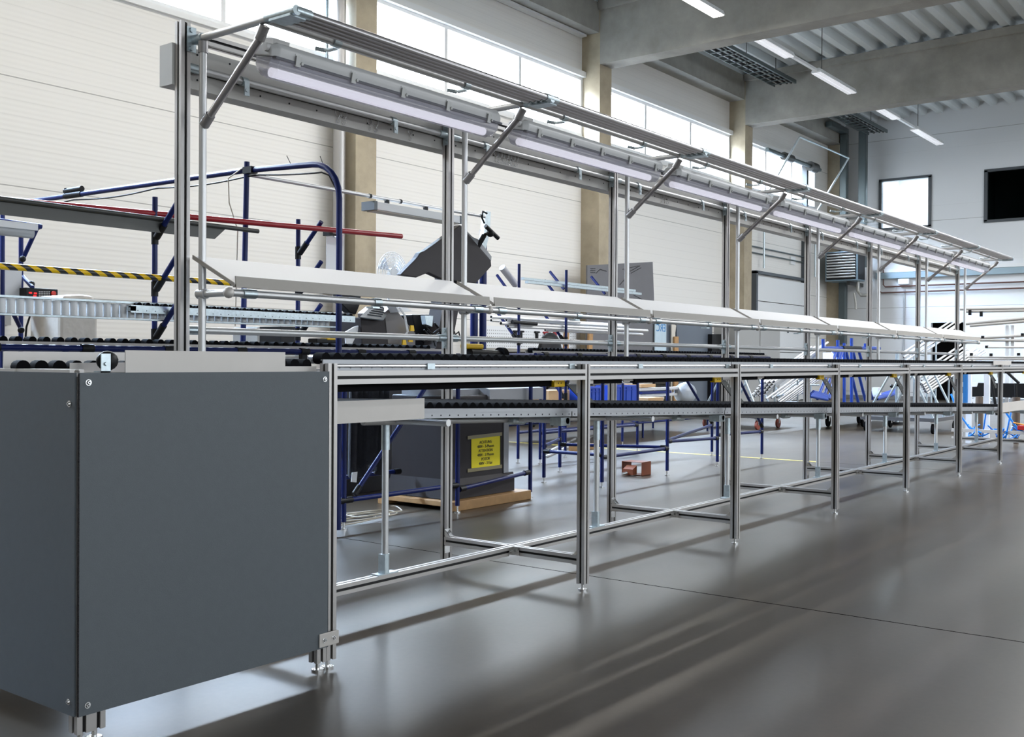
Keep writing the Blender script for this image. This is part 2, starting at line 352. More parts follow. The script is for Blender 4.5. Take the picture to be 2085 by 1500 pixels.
# left wall with its window strip
WZ0, WZ1 = 5.18, 6.27
mb = MB().box((XB, YL, 0), (XE, YL + .15, WZ0)).box((XB, YL, WZ1), (XE, YL + .15, 7.9))
bays = [(COLX[k] + .38, COLX[k + 1]) for k in range(5)]
edges = [XB] + [e for b in bays for e in b] + [XE]
mb.box((XB, YL, WZ0), (bays[0][0], YL + .15, WZ1))
for k in range(4): mb.box((bays[k][1], YL, WZ0), (bays[k + 1][0], YL + .15, WZ1))
mb.box((27.9, YL, WZ0), (XE, YL + .15, WZ1))
bays[4] = (bays[4][0], 27.9)
st(mb.build('wall_left', WALLM))
for k, (a, b) in enumerate(bays):
    fr = MB(); gl = MB(); n = 3 if k < 4 else 3; dx = (b - a) / n
    fr.box((a, YL - .02, WZ0), (b, YL + .1, WZ0 + .05)).box((a, YL - .02, WZ1 - .05), (b, YL + .1, WZ1))
    for i in range(n + 1):
        x = a + dx * i; x = min(max(x, a + .03), b - .03); fr.box((x - .035, YL - .021, WZ0 + .05), (x + .035, YL + .1, WZ1 - .05))
    t = st(thing('window_%d' % (k + 1), None, None, ((a + b) / 2, YL, WZ0)))
    fr.build('window_frame', WFR, t)
    for i in range(n): MB().box((a + dx * i + .03, YL + .04, WZ0 + .04), (a + dx * (i + 1) - .03, YL + .05, WZ1 - .04)).build('pane', GLASS, t)
    MB().box((a - .02, YL - .1, WZ1), (b + .06, YL, WZ1 + .1)).build('window_lintel', WFR, t)
    MB().box((a, YL - .05, WZ0 - .07), (b, YL, WZ0)).build('window_sill', WFR, t)
    portal('window_daylight', ((a + b) / 2, YL + .2, (WZ0 + WZ1) / 2), (0, -1, 0), b - a, WZ1 - WZ0)
# end wall with two office windows and a dark doorway
EW = [(8.345, 9.68, 4.66, 6.01), (5.55, 6.96, 4.68, 6.0)]
D0, D1, DZ = 7.46, 8.30, 2.08
def wall_x(x0, x1, ylo, yhi, z1, holes, name, m):
    mb = MB(); ys = sorted({ylo, yhi} | {h[0] for h in holes} | {h[1] for h in holes})
    for a, b in zip(ys, ys[1:]):
        hs = sorted([h for h in holes if h[0] <= a + 1e-6 and h[1] >= b - 1e-6], key=lambda h: h[2]); z = 0
        for h in hs:
            if h[2] > z: mb.box((x0, a, z), (x1, b, h[2]))
            z = h[3]
        mb.box((x0, a, z), (x1, b, z1))
    return st(mb.build(name, m))
wall_x(XE, XE + .15, YR, YL + .15, 8, EW + [(D0, D1, 0, DZ)], 'wall_end', EWALL)
for k, (y0, y1, z0, z1) in enumerate(EW):
    t = st(thing('window_%d' % (6 + k), None, None, (XE, (y0 + y1) / 2, z0)))
    fr = MB()
    for a, b in (((y0 - .03, z0 - .03), (y1 + .03, z0 + .04)), ((y0 - .03, z1 - .04), (y1 + .03, z1 + .03)), ((y0 - .03, z0), (y0 + .05, z1)), ((y1 - .05, z0), (y1 + .03, z1))):
        fr.box((XE - .04, a[0], a[1]), (XE + .1, b[0], b[1]))
    fr.build('window_frame', DFR, t)
    MB().box((XE + .05, y0, z0), (XE + .06, y1, z1)).build('pane', GLASS if k == 0 else DGLASS, t)
    room = MB(); mm = mat('office_wall', (.8, .82, .82), .7) if k == 0 else mat('dark_office_wall', (.30, .33, .35), .8)
    a, b, c, d = y0 - .5, y1 + .5, z0 - .8, z1 + .5
    room.box((XE + .16, a, c - .05), (XE + 3.2, b, c)).box((XE + .16, a, d), (XE + 3.2, b, d + .05)).box((XE + .16, a - .05, c), (XE + 3.2, a, d)).box((XE + .16, b, c), (XE + 3.2, b + .05, d)).box((XE + 3.2, a, c), (XE + 3.25, b, d))
    st(room.build('wall_office' if k == 0 else 'wall_dark_office', mm))
    if k == 0:
        l = bpy.data.lights.new('office_ceiling_light', 'AREA'); l.size = 1.2; l.energy = 120; l.color = (.93, .97, 1)
        o = bpy.data.objects.new('office_ceiling_light', l); o.location = (XE + 1.6, (y0 + y1) / 2, d - .06); COL.objects.link(o)
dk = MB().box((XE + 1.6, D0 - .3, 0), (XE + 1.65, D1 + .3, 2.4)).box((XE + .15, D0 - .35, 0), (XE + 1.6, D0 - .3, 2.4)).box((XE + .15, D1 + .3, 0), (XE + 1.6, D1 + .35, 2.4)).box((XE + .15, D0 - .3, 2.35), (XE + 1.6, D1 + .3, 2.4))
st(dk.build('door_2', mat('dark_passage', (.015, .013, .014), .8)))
# right wall (behind the right edge of the photograph) with large windows, back wall
RW = [(XB + 1 + 6 * k, XB + 6 + 6 * k) for k in range(6)]
mb = MB().box((XB, YR - .15, 0), (XE, YR, 1.2)).box((XB, YR - .15, 5.2), (XE, YR, 8.2)); xs = [XB] + [e for a in RW for e in a] + [XE]
for a, b in zip(xs[::2], xs[1::2]): mb.box((a, YR - .15, 1.2), (b, YR, 5.2))
st(mb.build('wall_right', WALLM))
for k, (a, b) in enumerate(RW):
    t = st(thing('window_%d' % (8 + k), None, None, ((a + b) / 2, YR, 1.2))); fr = MB()
    for x in (a, (a + b) / 2 - .04, b - .08): fr.box((x, YR - .1, 1.2), (x + .08, YR, 5.2))
    fr.build('window_frame', WFR, t); MB().box((a, YR - .06, 1.2), (b, YR - .05, 5.2)).build('pane', GLASS, t)
    portal('window_daylight', ((a + b) / 2, YR - .2, 3.2), (0, 1, 0), b - a, 4.0)
st(MB().box((XB - .15, YR, 0), (XB, YL + .15, 8)).build('wall_back', WALLM))
# roof deck: trapezoid ribs running along the hall
mb = MB(); P = []; y = YR - .2
while y < YL + .2:
    for dy, dz in ((0, 0), (.14, 0), (.19, .15), (.39, .15), (.44, 0)): P.append((y + dy, roofz(y) + dz))
    y += .44
P2 = [p for i, p in enumerate(P) if i == 0 or abs(p[0] - P[i - 1][0]) > 1e-6]
vs = [(XB - .1, y, z) for y, z in P2] + [(XE + .1, y, z) for y, z in P2]; n = len(P2)
mb.add(vs, [(i, i + 1, n + i + 1, n + i) for i in range(n - 1)]); mb.box((XB - .1, YR - .2, 8.25), (XE + .1, YL + .3, 8.3))
st(mb.build('ceiling', DECK))
for k, x in enumerate(COLX):
    c = MB().box((x, 10.6, 0), (x + .4, YL, 7.55)); st(c.build('concrete_column', CONC2))
    if k < 5:
        b = MB(); z0, z1 = 6.47, 7.52
        b.poly([(x, 10.6, z0), (x, YR, z0 + .08), (x, YR, z1 + .2), (x, 10.6, z1)], (.4, 0, 0))
        b.poly([(x - .08, 10.6, z1 - .06), (x - .08, YR, z1 + .12), (x - .08, YR, z1 + .28), (x - .08, 10.6, z1 + .1)], (.56, 0, 0))
        st(b.build('concrete_beam', CONC))
for k in range(5): st(MB().box((COLX[k] + .4, 10.62, 7.05), (COLX[k + 1], YL, 7.6)).build('edge_beam', CONC))
# yellow tape along the second joint, baseboard of the end wall
tag(MB().box((10.27, 4.0, .0005), (10.33, 10.4, .0025)).build('floor_marking_tape', mat('worn_yellow_tape', (.62, .50, .12), .6, vary=.3)), 'thin worn yellow tape line stuck across the floor behind the racks', 'floor tape')
st(MB().box((XE - .03, YR, 0), (XE, D0, .1)).box((XE - .03, D1, 0), (XE, YL, .1)).build('baseboard_end', mat('grey_baseboard', (.22, .23, .24), .6)))
st(MB().box((XE - .12, YR, 3.30), (XE, 9.75, 3.46)).build('trim_1', mat('blue_grey_trim', (.30, .40, .46), .5)))
st(MB().box((XE - .09, YR, 3.47), (XE, 9.75, 3.56)).build('trim_2', WHITEP))
# sectional door in the last bay, with its vertical-lift hardware
t = st(thing('door_1', None, None, (25.5, YL, 0)))
dm = mat('white_door_panel', (.74, .76, .77), .5)
for k in range(5): MB().box((24.0, YL - .1, .02 + k * .62), (27.0, YL - .04, .62 + k * .62)).build('door_section', dm, t)
MB().box((23.9, YL - .14, 0), (24.0, YL - .001, 3.2)).box((27.0, YL - .14, 0), (27.12, YL - .001, 6.3)).box((23.9, YL - .14, 3.15), (27.1, YL - .02, 3.22)).build('door_frame', DFR, t)
for x in (24.9, 25.9): MB().box((x - .02, YL - .13, 1.75), (x + .02, YL - .1, 1.9)).build('latch', PIPEG, t)
rl = thing('door_lift_rails', 'vertical lift rails with spring shaft above the white sectional door', 'door hardware', (25.5, YL - .2, 3.3))
b = MB()
for x in (24.3, 27.6): b.tube((x, YL - .15, 5.0), (x + .1, YL - 1.0, 6.42), .025).tube((x, YL - .15, 3.3), (x, YL - .15, 5.0), .025)
b.tube((24.4, YL - 1.0, 6.42), (27.7, YL - 1.0, 6.42), .025).build('lift_rail', GALV, rl)
sh = MB().tube((24.1, YL - .3, 6.15), (27.5, YL - .3, 6.15), .05)
sh.build('spring_shaft', PIPEG, rl)
MB().tube((25.1, YL - .3, 6.15), (25.6, YL - .3, 6.15), .1).build('drum', DARKST, rl); MB().tube((26.8, YL - .3, 6.15), (27.2, YL - .3, 6.15), .13).build('drum', DARKST, rl)
# ================================================================== HALL FITTINGS
def ceiling_light(x0, x1, m, label):
    t = thing('ceiling_light', label, 'light', ((x0 + x1) / 2, 7.8, 6.6), 'hanging strip lights under the roof')
    MB().poly([(x0, 7.70, 6.60), (x0, 7.73, 6.68), (x0, 7.87, 6.68), (x0, 7.90, 6.60)], (x1 - x0, 0, 0)).build('housing', WHITEP, t)
    MB().box((x0 + .03, 7.71, 6.585), (x1 - .03, 7.79, 6.6)).box((x0 + .03, 7.81, 6.585), (x1 - .03, 7.89, 6.6)).build('tube_diffuser', m, t)
    if m is LIT:
        l = bpy.data.lights.new('strip_light_glow', 'AREA'); l.shape = 'RECTANGLE'; l.size = x1 - x0 - .1; l.size_y = .16; l.energy = HALL_W if m is LIT else HALL_W * .5; l.color = (1, .95, .87) if m is LIT else (.96, .97, 1)
        o = bpy.data.objects.new('strip_light_glow', l); o.location = ((x0 + x1) / 2, 7.8, 6.58); COL.objects.link(o)
    for x in (x0 + .3,): MB().tube((x, 7.8, 6.66), (x, 7.8, roofz(7.8)), .008).build('hanger', DARKST, t)
    return t
ceiling_light(13.0, 15.68, LIT, 'brightly lit hanging strip light at the top edge, in front of the first beam')
ceiling_light(16.95, 18.55, LIT2, 'twin strip light hanging just behind the first concrete beam')
ceiling_light(19.8, 21.8, LIT2, 'twin strip light hanging in front of the second concrete beam')
ceiling_light(23.1, 24.7, LIT2, 'twin strip light hanging just behind the second concrete beam')
ceiling_light(26.0, 28.2, LIT2, 'farthest twin strip light, hanging before the pale end wall')
for x0, lb in ((-5.5, 'lit strip light hanging behind the camera'), (-2.4, 'lit strip light hanging beside the camera'), (.7, 'lit strip light hanging left of the grey box'), (3.8, 'lit strip light hanging above the saw'), (6.9, 'lit strip light hanging above the tube rack'), (9.95, 'lit strip light hanging one before the brightly lit one')): ceiling_light(x0, x0 + 2.68, LIT, lb)
for a, b, lb in ((18.55, 19.8, 'bare light track joining the two strip lights before the second beam'), (24.7, 26.0, 'bare light track joining the two strip lights behind the second beam')):
    tag(MB().box((a, 7.77, 6.62), (b, 7.83, 6.67)).build('light_track', WHITEP), lb, 'light track')
def tray(x0, x1, label):
    t = thing('cable_tray', label, 'cable tray', (x0, 9.6, 7.2))
    b = MB().box((x0, 9.33, 7.2), (x1, 9.37, 7.28)).box((x0, 9.83, 7.2), (x1, 9.85, 7.28)); x = x0
    while x < x1: b.box((x, 9.37, 7.2), (x + .03, 9.83, 7.215)); x += .3
    b.build('ladder', PIPEG, t)
    MB().tube((x0, 9.45, 7.24), (x1, 9.45, 7.24), .025).tube((x0, 9.55, 7.24), (x1, 9.55, 7.24), .02).tube((x0, 9.7, 7.25), (x1, 9.7, 7.25), .03).build('cable', BLACKM, t)
    h = MB(); x = x0 + .6
    while x < x1: h.tube((x, 9.6, 7.22), (x, 9.6, 7.7), .008); x += 1.5
    h.build('hanger', DARKST, t)
tray(16.95, 22.55, 'ladder cable tray under the roof between the two big beams')
tray(23.15, 28.8, 'ladder cable tray under the roof in the last bay')
tag(MB().box((10.9, 10.85, 7.0), (16.4, 10.98, 7.04)).build('light_track', WHITEP), 'thin white conduit along the wall above the long window strip', 'conduit')
# ducts in the far corner
for (y0, y1, lb) in ((10.40, 10.598, 'dark vertical duct left of the corner column'), (9.87, 10.08, 'dark vertical duct down the corner beside the pale end wall')):
    tag(MB().box((28.66, y0, 1.5 if y0 > 10.2 else 3.6), (28.84, y1, 7.3)).box((27.6, y0, 7.3), (28.84, y1, 7.45)).build('vertical_duct', PIPEG, bevel=.02), lb, 'duct')
dp = thing('downpipe', 'round grey downpipe beside the left concrete column', 'downpipe', (10.14, 10.78, 0))
MB().tube((10.14, 10.78, 0), (10.14, 10.78, 7.0), .085, n=20).build('pipe', mat('zinc_pipe', (.42, .41, .40), .4, .6), dp)
MB().tube((10.14, 10.78, 4.4), (10.14, 10.78, 4.46), .095, n=20).build('bracket', GALV, dp)
b = MB()
for z in (6.0, 6.05): b.tube((9.97, 10.85, 4.5), (9.97, 10.85, 7.0), .02)
tag(b.build('conduit', GALV), 'thin conduit pipe running up beside the round downpipe', 'conduit')
# unit heater
t = thing('unit_heater', 'blue-grey louvred unit heater on the wall in the far corner', 'heater', (28.45, 10.1, 3.0))
MB().box((28.05, 9.85, 3.2), (28.62, 10.75, 4.0)).build('casing', mat('heater_blue_grey', (.16, .23, .28), .4), t, bevel=.02)
MB().box((28.08, 9.84, 3.24), (28.58, 9.855, 3.96)).box((28.04, 9.9, 3.24), (28.051, 10.7, 3.96)).build('grille_back', BLACKM, t)
for k in range(9):
    z = 3.28 + k * .075; MB().cbox((28.02, 10.3, z + .03), (.05, .78, .012), Matrix.Rotation(.6, 3, 'Y')).build('louver', WHITEP, t)
MB().path([(28.5, 10.0, 3.2), (28.5, 10.0, 2.95), (28.5, 9.9, 2.82), (28.5, 9.7, 2.82), (28.5, 9.65, 3.0), (28.5, 9.65, 3.2)], .05).path([(28.5, 10.1, 2.9), (28.5, 10.05, 2.6), (28.5, 10.05, 2.45)], .035).build('exhaust_pipe', mat('pipe_grey', (.4, .4, .38), .4, .4), t)
MB().box((28.2, 10.12, 3.1), (29.28, 10.2, 3.2)).build('bracket', DARKST, t); MB().box((28.2, 10.12, 4.0), (29.28, 10.2, 4.06)).build('bracket', DARKST, t)
for k, (z, y1) in enumerate(((2.92, 9.6), (3.08, 9.6))):
    tag(MB().path([(XE - .08, YR, z), (XE - .08, y1 - .1 * k, z), (XE - .08, y1 + .05 - .1 * k, z + .06), (XE - .08, y1 + .05 - .1 * k, z + (.1 if k == 0 else .55))], .02).build('heating_pipe', PIPEB), ('lower' if k == 0 else 'upper') + ' of two brown heating pipes along the end wall', 'pipe')
tag(MB().box((XE - .12, 8.85, 3.12), (XE, 9.15, 3.28)).build('junction_box', WHITEP, bevel=.02), 'pale junction box on the end wall above the brown pipes', 'junction box')
tag(MB().box((XE - .03, 8.98, .3), (XE, 9.02, 3.0)).build('conduit', mat('grey_conduit', (.45, .47, .5), .5)), 'grey vertical conduit under the junction box on the end wall', 'conduit')
tag(MB().box((XE - .05, 8.4, 1.45), (XE, 8.52, 1.57)).box((XE - .05, 8.56, 1.45), (XE, 8.68, 1.57)).build('light_switch', mat('switch_grey', (.12, .13, .14), .4)), 'pair of dark switches on the end wall beside the dark doorway', 'switch')
tag(MB().box((26.2, YL - .05, 3.55), (26.5, YL, 3.75)).build('junction_box', WHITEP), 'small white box on the panels above the sectional door', 'junction box')
for k, z in enumerate((3.45, 3.6)): tag(MB().tube((23.3, YL - .06, z + .2), (27.2, YL - .06, z + .2), .018).build('conduit', PIPEG), ('lower' if k == 0 else 'upper') + ' of two thin pipes above the sectional door', 'pipe')
exec_marks = None
# ================================================================== ASSEMBLY LINE
XL = [2.357] + [3.85 + 1.5086 * k for k in range(7)]          # front leg centres
XP = [2.38 + 1.507 * k for k in range(8)]                     # rear post centres
YF, YP, YM = 2.55, 3.37, 2.95
BAYN = ['nearest', 'second', 'third', 'fourth', 'fifth', 'sixth', 'farthest']
fr = thing('workstation_line_frame', 'long slotted aluminium frame of the assembly line with tube canopy, seven bays', 'assembly line', (2.35, YM, 0))
def foot(x, y, p):
    return MB().tube((x, y, 0), (x, y, .008), .02, n=14).tube((x, y, .008), (x, y, .03), .007).build('foot', STEEL, p)
for k in range(8):
    x = XL[k]
    lg = MB().prof('z', .03, .9875, x, YF).build('front_leg', ALU, fr); foot(x, YF, lg)
    x2 = XP[k]
    ps = MB().prof('z', .03, 2.25 if k == 0 else 2.225, x2, YP).build('rear_post', ALU, fr); foot(x2, YP, ps)
    c = MB().prof('y', YF + .02, YM - .02, (x + x2) / 2 + .0, .13).build('cross_bar', ALU, fr)
    c = MB().prof('y', YM + .02, YP - .02, (x + x2) / 2 + .0, .13).build('cross_bar', ALU, fr)
    xm = (x + x2) / 2                                             # corner brackets
    for yy, sg in ((YF + .02, 1), (YP - .02, -1)):
        MB().box((xm - .018, yy, .15), (xm + .018, yy + sg * .036, .154)).box((xm - .018, yy, .15), (xm + .018, yy + sg * .004, .186)).poly([(xm - .017, yy, .15), (xm - .017, yy + sg * .034, .15), (xm - .017, yy, .184)], (.004, 0, 0)).poly([(xm + .013, yy, .15), (xm + .013, yy + sg * .034, .15), (xm + .013, yy, .184)], (.004, 0, 0)).build('corner_bracket', STEEL, fr)
        MB().box((xm - .018, yy, .07), (xm + .018, yy + sg * .004, .11)).box((xm - .018, yy, .106), (xm + .018, yy + sg * .036, .11)).build('corner_bracket', STEEL, fr)
    for sg in (1, -1):
        MB().box((xm + sg * .02, YM - .024, .112), (xm + sg * .056, YM - .02, .148)).box((xm + sg * .02, YM - .056, .112), (xm + sg * .024, YM - .02, .148)).tube((xm + sg * .04, YM - .022, .13), (xm + sg * .04, YM - .03, .13), .007, n=8).build('corner_bracket', STEEL, fr)
for k in range(7):
    MB().prof('x', XL[k] + .02, XL[k + 1] - .02, YF, .9415, .04, .045).build('front_beam', ALU, fr)
    MB().prof('x', (XL[k] + XP[k]) / 2 + (.02 if k else -.02), (XL[k + 1] + XP[k + 1]) / 2 + .02, YM, .13).build('base_rail', ALU, fr)
    MB().prof('x', XP[k] + .02, XP[k + 1] - .02, YP, 2.205, .04, .04).build('top_beam', ALU, fr)
    MB().prof('x', XP[k] + .02, XP[k + 1] - .02, YP, .94, .04, .04).build('rear_beam', ALU, fr)
    for nm, z, y in (('lower_rail', 1.107, YP), ('hook_rail', 2.088, YP)):
        MB().tube((XP[k] + .02, y, z), (XP[k + 1] - .02, y, z), .014).build(nm, ALUT, fr)
    # connectors of the rails on the posts
    for z in (1.107, 2.088):
        for x, sg in ((XP[k] + .02, 1), (XP[k + 1] - .02, -1)):
            b = MB().tube((x, YP, z), (x + sg * .05, YP, z), .0175, n=14).box((x, YP - .014, z - .05), (x + sg * .004, YP + .014, z + .05))
            for dz in (-.036, .036): b.tube((x + sg * .002, YP, z + dz), (x + sg * .009, YP, z + dz), .009, n=10)
            b.build('rail_connector', GALV, fr)
    # trunking behind the posts
    MB().box((XP[k] + (-.03 if k == 0 else .0015), 3.392, 2.018), (XP[k + 1] - .0015, 3.47, 2.172)).build('cable_trunking', DUCTM, fr)
    b = MB(); x = XP[k] + .08
    while x < XP[k + 1]:
        b.tube((x, 3.3905, 2.15), (x, 3.3925, 2.15), .004, n=8); b.tube((x, 3.3905, 2.055), (x, 3.3925, 2.055), .004, n=8); x += .15
    b.box((XP[k], 3.3915, 2.076), (XP[k + 1], 3.3925, 2.078))
    b.build('rivet_row', DARK, fr)
    # hanging clips on the hook rail
    for dx in (.28, 1.12):
        x = XP[k] + dx
        MB().tube((x - .014, YP, 2.088), (x + .014, YP, 2.088), .0185, n=14).box((x - .012, YP - .022, 2.03), (x + .012, YP - .017, 2.085)).tube((x, YP - .024, 2.052), (x, YP - .017, 2.052), .008, n=8).build('rail_clip', GALV, fr)
for k in range(8):
    xa = XP[k] + .035
    MB().tube((xa, YP - .02, 2.187), (xa, 2.79, 2.187), .014).build('canopy_arm', ALUT, fr)
    MB().box((xa - .034, YP - .025, 2.14), (xa + .006, YP - .0205, 2.232)).tube((xa, YP - .0205, 2.187), (xa, YP - .075, 2.187), .018, n=14).tube((xa - .014, YP - .025, 2.22), (xa - .014, YP - .032, 2.22), .010, n=8).tube((xa - .014, YP - .025, 2.152), (xa - .014, YP - .032, 2.152), .010, n=8).build('arm_bracket', GALV, fr)
    MB().tube((xa, 3.295, 2.15), (xa, 3.295, 1.02), .014, n=14).build('upright_tube', ALUT, fr)
    MB().tube((xa, 3.295, 2.173), (xa, 3.295, 2.13), .018, n=14).build('tube_joint', mat('grey_joint', (.30, .29, .29), .4, .6), fr)
    MB().tube((xa, 3.262, 1.885), (xa, 2.955, 2.14), .014).build('brace_tube', mat('brace_tube_grey', (.42, .40, .40), .3, .8), fr)
    MB().tube((xa, 3.287, 1.863), (xa, 3.25, 1.896), .019, n=14).build('tube_joint', MATS['grey_joint'], fr); MB().tube((xa, 2.975, 2.122), (xa, 2.945, 2.165), .019, n=14).build('tube_joint', MATS['grey_joint'], fr)
    # hub cluster joining the canopy tubes
    b = MB()
    for j, yy in enumerate((2.79, 2.822, 2.854, 2.886)):
        x0 = xa + (0 if k == 0 else -.04); x1 = xa + (.05 if k < 7 else 0)
        b.tube((x0, yy, 2.19), (x1 if k else xa + .07, yy, 2.19), .0175, n=14)
    b.tube((xa - .002, 2.775, 2.187), (xa - .002, 2.93, 2.187), .0175, n=14).box((xa - .02, 2.79, 2.168), (xa + .05, 2.90, 2.176))
    b.build('canopy_hub', GALV, fr)
    MB().tube((xa, 3.29, 1.24), (xa, 3.14, 1.24), .014).tube((xa, 3.315, 1.24), (xa, 3.27, 1.24), .019, n=14).build('shelf_arm', ALUT, fr)
    MB().sphere((xa, 3.14, 1.24), .021).build('ball_joint', ALUW, fr)
for k in range(7):
    xa, xb = XP[k] + .035, XP[k + 1] + .035
    for j, yy in enumerate((2.79, 2.822, 2.854, 2.886, 2.95)):
        MB().tube((xa + .01, yy, 2.19), (xb - .01, yy, 2.19), .0145 if j < 4 else .014).build('canopy_tube', ALUT if j > 3 else mat('canopy_tube_grey', (.40, .385, .39), .3, .85), fr)
    for dx in (.34, 1.10):
        x = xa + dx
        MB().tube((x - .018, 2.95, 2.19), (x + .018, 2.95, 2.19), .0185, n=14).box((x - .012, 2.952, 2.165), (x + .012, 3.0, 2.171)).tube((x, 3.0, 2.168), (x - .03, 3.03, 2.175), .008, n=8).build('lamp_clamp', GALV, fr)
    MB().tube((xa, 3.14, 1.24), (xb, 3.14, 1.24), .014).build('shelf_tube', ALUT, fr)
    MB().tube((xa + .06, 3.14, 1.24), (xa + .12, 3.14, 1.24), .018, n=14).build('tube_connector', GALV, fr); MB().tube((xb - .12, 3.14, 1.24), (xb - .06, 3.14, 1.24), .018, n=14).build('tube_connector', GALV, fr); MB().tube(((xa + xb) / 2 - .02, 3.14, 1.24), ((xa + xb) / 2 + .02, 3.14, 1.24), .018, n=14).box(((xa + xb) / 2 - .02, 3.14, 1.215), ((xa + xb) / 2 + .02, 3.18, 1.222)).build('tube_connector', GALV, fr)
    # longitudinal shiny tube under the top track and its clips
    MB().tube((XL[k] + .3, YF + .03, .979), (XL[k + 1] - .02, YF + .03, .979), .0065).tube((XL[k] + .02, YF + .03, .979), (XL[k] + .3, YF + .03, .979), .006).build('guide_tube', mat('polished_tube', (.8, .79, .8), .3, .9), fr)
    for x in (XL[k] + .52, XL[k + 1] - .06): MB().box((x - .02, YF + .02, .967), (x + .02, YF + .038, .988)).build('guide_clip', GALV, fr)
    # black cable duct with the yellow connector
    x0, x1 = XL[k] + .09, XL[k + 1] - .10
    z0 = .897
    if k == 0: MB().box((x0 - .02, 2.62, z0 - .006), (x1, 2.68, .917)).build('cable_duct', BLACK, fr)
    else: MB().box((x0, 2.62, z0), (x0 + .34, 2.68, .917)).build('cable_duct', BLACK, fr); MB().box((x0 + .46, 2.62, z0), (x1, 2.68, .917)).build('cable_duct', BLACK, fr)
    MB().box((x0 + .34, 2.63, .905), (x0 + .46, 2.67, .917)).box((x0 + .36, 2.625, .9), (x0 + .42, 2.63, .912)).build('duct_bridge', ALUW, fr)
    yc = MB().box((x1 - .045, 2.605, .888), (x1 + .035, 2.635, .916))
    y = yc.build('yellow_connector', YEL, fr, bevel=.003)
    MB().tube((x1 + .03, 2.62, .902), (x1 + .037, 2.62, .902), .009, n=10).tube((x1 + .005, 2.6045, .904), (x1 + .005, 2.606, .904), .0035, n=8).tube((x1 - .015, 2.6045, .904), (x1 - .015, 2.606, .904), .0035, n=8).build('socket', BLACKM, y)
    if k: MB().box((XL[k] + .02, 2.56, .9), (XL[k] + .09, 2.64, .915)).box((XL[k] - .02, 2.571, .86), (XL[k] + .024, 2.576, .918)).build('bracket_plate', ALUW, fr)
    # perforated diagonal brace plate between the levels
    xx = XL[k + 1] if k < 6 else None
    if xx:
        b = MB().poly([(xx + .03, 2.66, .895), (xx + .10, 2.66, .895), (xx + .33, 2.66, .775), (xx + .33, 2.66, .745), (xx + .27, 2.66, .745)], (0, .005, 0))
        for q in (.12, .2, .27): b.tube((xx + q, 2.659, .895 - (q - .06) * .52), (xx + q, 2.6605, .895 - (q - .06) * .52), .005, n=8, mi=1)
        b.build('brace_plate', [DARKST, ALUW], fr)
ZLOW = lambda x: .823 - .0305 * (x - 2.86)
for k in range(7):
    x = XL[k] + (.675 if k == 0 else .725); z1 = ZLOW(x) - .075
    MB().tube((x, YM, .15), (x, YM, z1), .014, n=14).build('support_tube', ALUT, fr)
    MB().tube((x, YM, .15), (x, YM, .23), .0175, n=14).box((x - .055, YM - .02, .15), (x + .055, YM + .02, .155)).box((x - .025, YM - .025, .155), (x - .018, YM + .012, .23)).build('tube_base', GALV, fr); MB().tube((x, YM, z1 - .10), (x, YM, z1), .0175, n=14).build('tube_base', GALV, fr)
    xa, xb = XL[k] + (.12 if k else .5), XL[k + 1] - .05
    MB().tube((xa, YM - .05, ZLOW(xa) - .06), (xb, YM - .05, ZLOW(xb) - .06), .014).build('carrier_tube', ALUT, fr)
    MB().tube((xb - .05, YM - .07, ZLOW(xb) - .058), (xb + .05, YM - .07, ZLOW(xb) - .062), .023, n=14).build('tube_coupling', GALV, fr); MB().box((xb - .05, 2.60, ZLOW(xb) - .075), (xb + .02, 2.66, ZLOW(xb) - .04)).build('carrier_bracket', GALV, fr)
    MB().tube((x, 2.62, z1 + .02), (x, 3.3, z1 + .02), .014).build('cross_tube', ALUT, fr); MB().tube((xb, 2.60, ZLOW(xb) - .055), (xb, 3.33, ZLOW(xb) - .055), .014).build('cross_tube', ALUT, fr)
# ---- skate-wheel tracks: one per bay, level and side
def make_track(L, name, label, loc, rotx, group, n, W=.0):
    t = thing(name, label, 'roller track', (0, 0, 0), group)
    b = MB().box((0, -.036, -.014), (L, -.031, .0)).box((0, -.036, -.003), (L, -.024, .0)).box((0, -.033, -.036), (L, -.030, -.014)).box((0, .024 + W, -.03 if W else -.014), (L, .036 + W, -.016 if W else 0))
    if W:
        b.box((0, .03 + W, -.036), (L, .034 + W, -.014))
        for x in (.2, .75, 1.3): b.box((x, -.03, -.036), (x + .03, .03 + W, -.031))
    else: b.box((0, -.03, -.036), (L, .03, -.033))
    for i in range(n): b.tube((.025 + i * .05, -.0336, -.026), (.025 + i * .05, -.0328, -.026), .0035, n=6, mi=1)
    b.build('side_rail', [RAILM, DARK], t)
    mbr = MB().tube((0, -.022, 0), (0, .022 + W, 0), .0195, n=14)
    o = mbr.build('roller', BLACK, t); o.location = (.025, 0, .004)
    for i in range(1, n):
        c = o.copy(); COL.objects.link(c); c.parent = t; c.location = (.025 + i * .05, 0, .004)
    return t
Lb = 1.5
for lvl in ('upper', 'lower'):
    proto = None
    for k in range(7):
        lab = ('narrow skate-wheel track at worktop height in the %s bay of the line' if lvl == 'upper' else 'wide black roller track on the lower level in the %s bay of the line') % BAYN[k]
        grp = 'upper skate-wheel tracks of the line' if lvl == 'upper' else 'lower roller tracks of the line'
        if proto is None: t = proto = make_track(Lb, 'roller_track', lab, None, 0, grp, 30, 0 if lvl == 'upper' else .56)
        else: t = dup(proto, label=lab)
        t.location = (XL[k], 2.612 if lvl == 'upper' else 2.647, 1.0 if lvl == 'upper' else ZLOW(XL[k]))
        t.rotation_euler = (0, 0 if lvl == 'upper' else math.atan(.0305), 0)
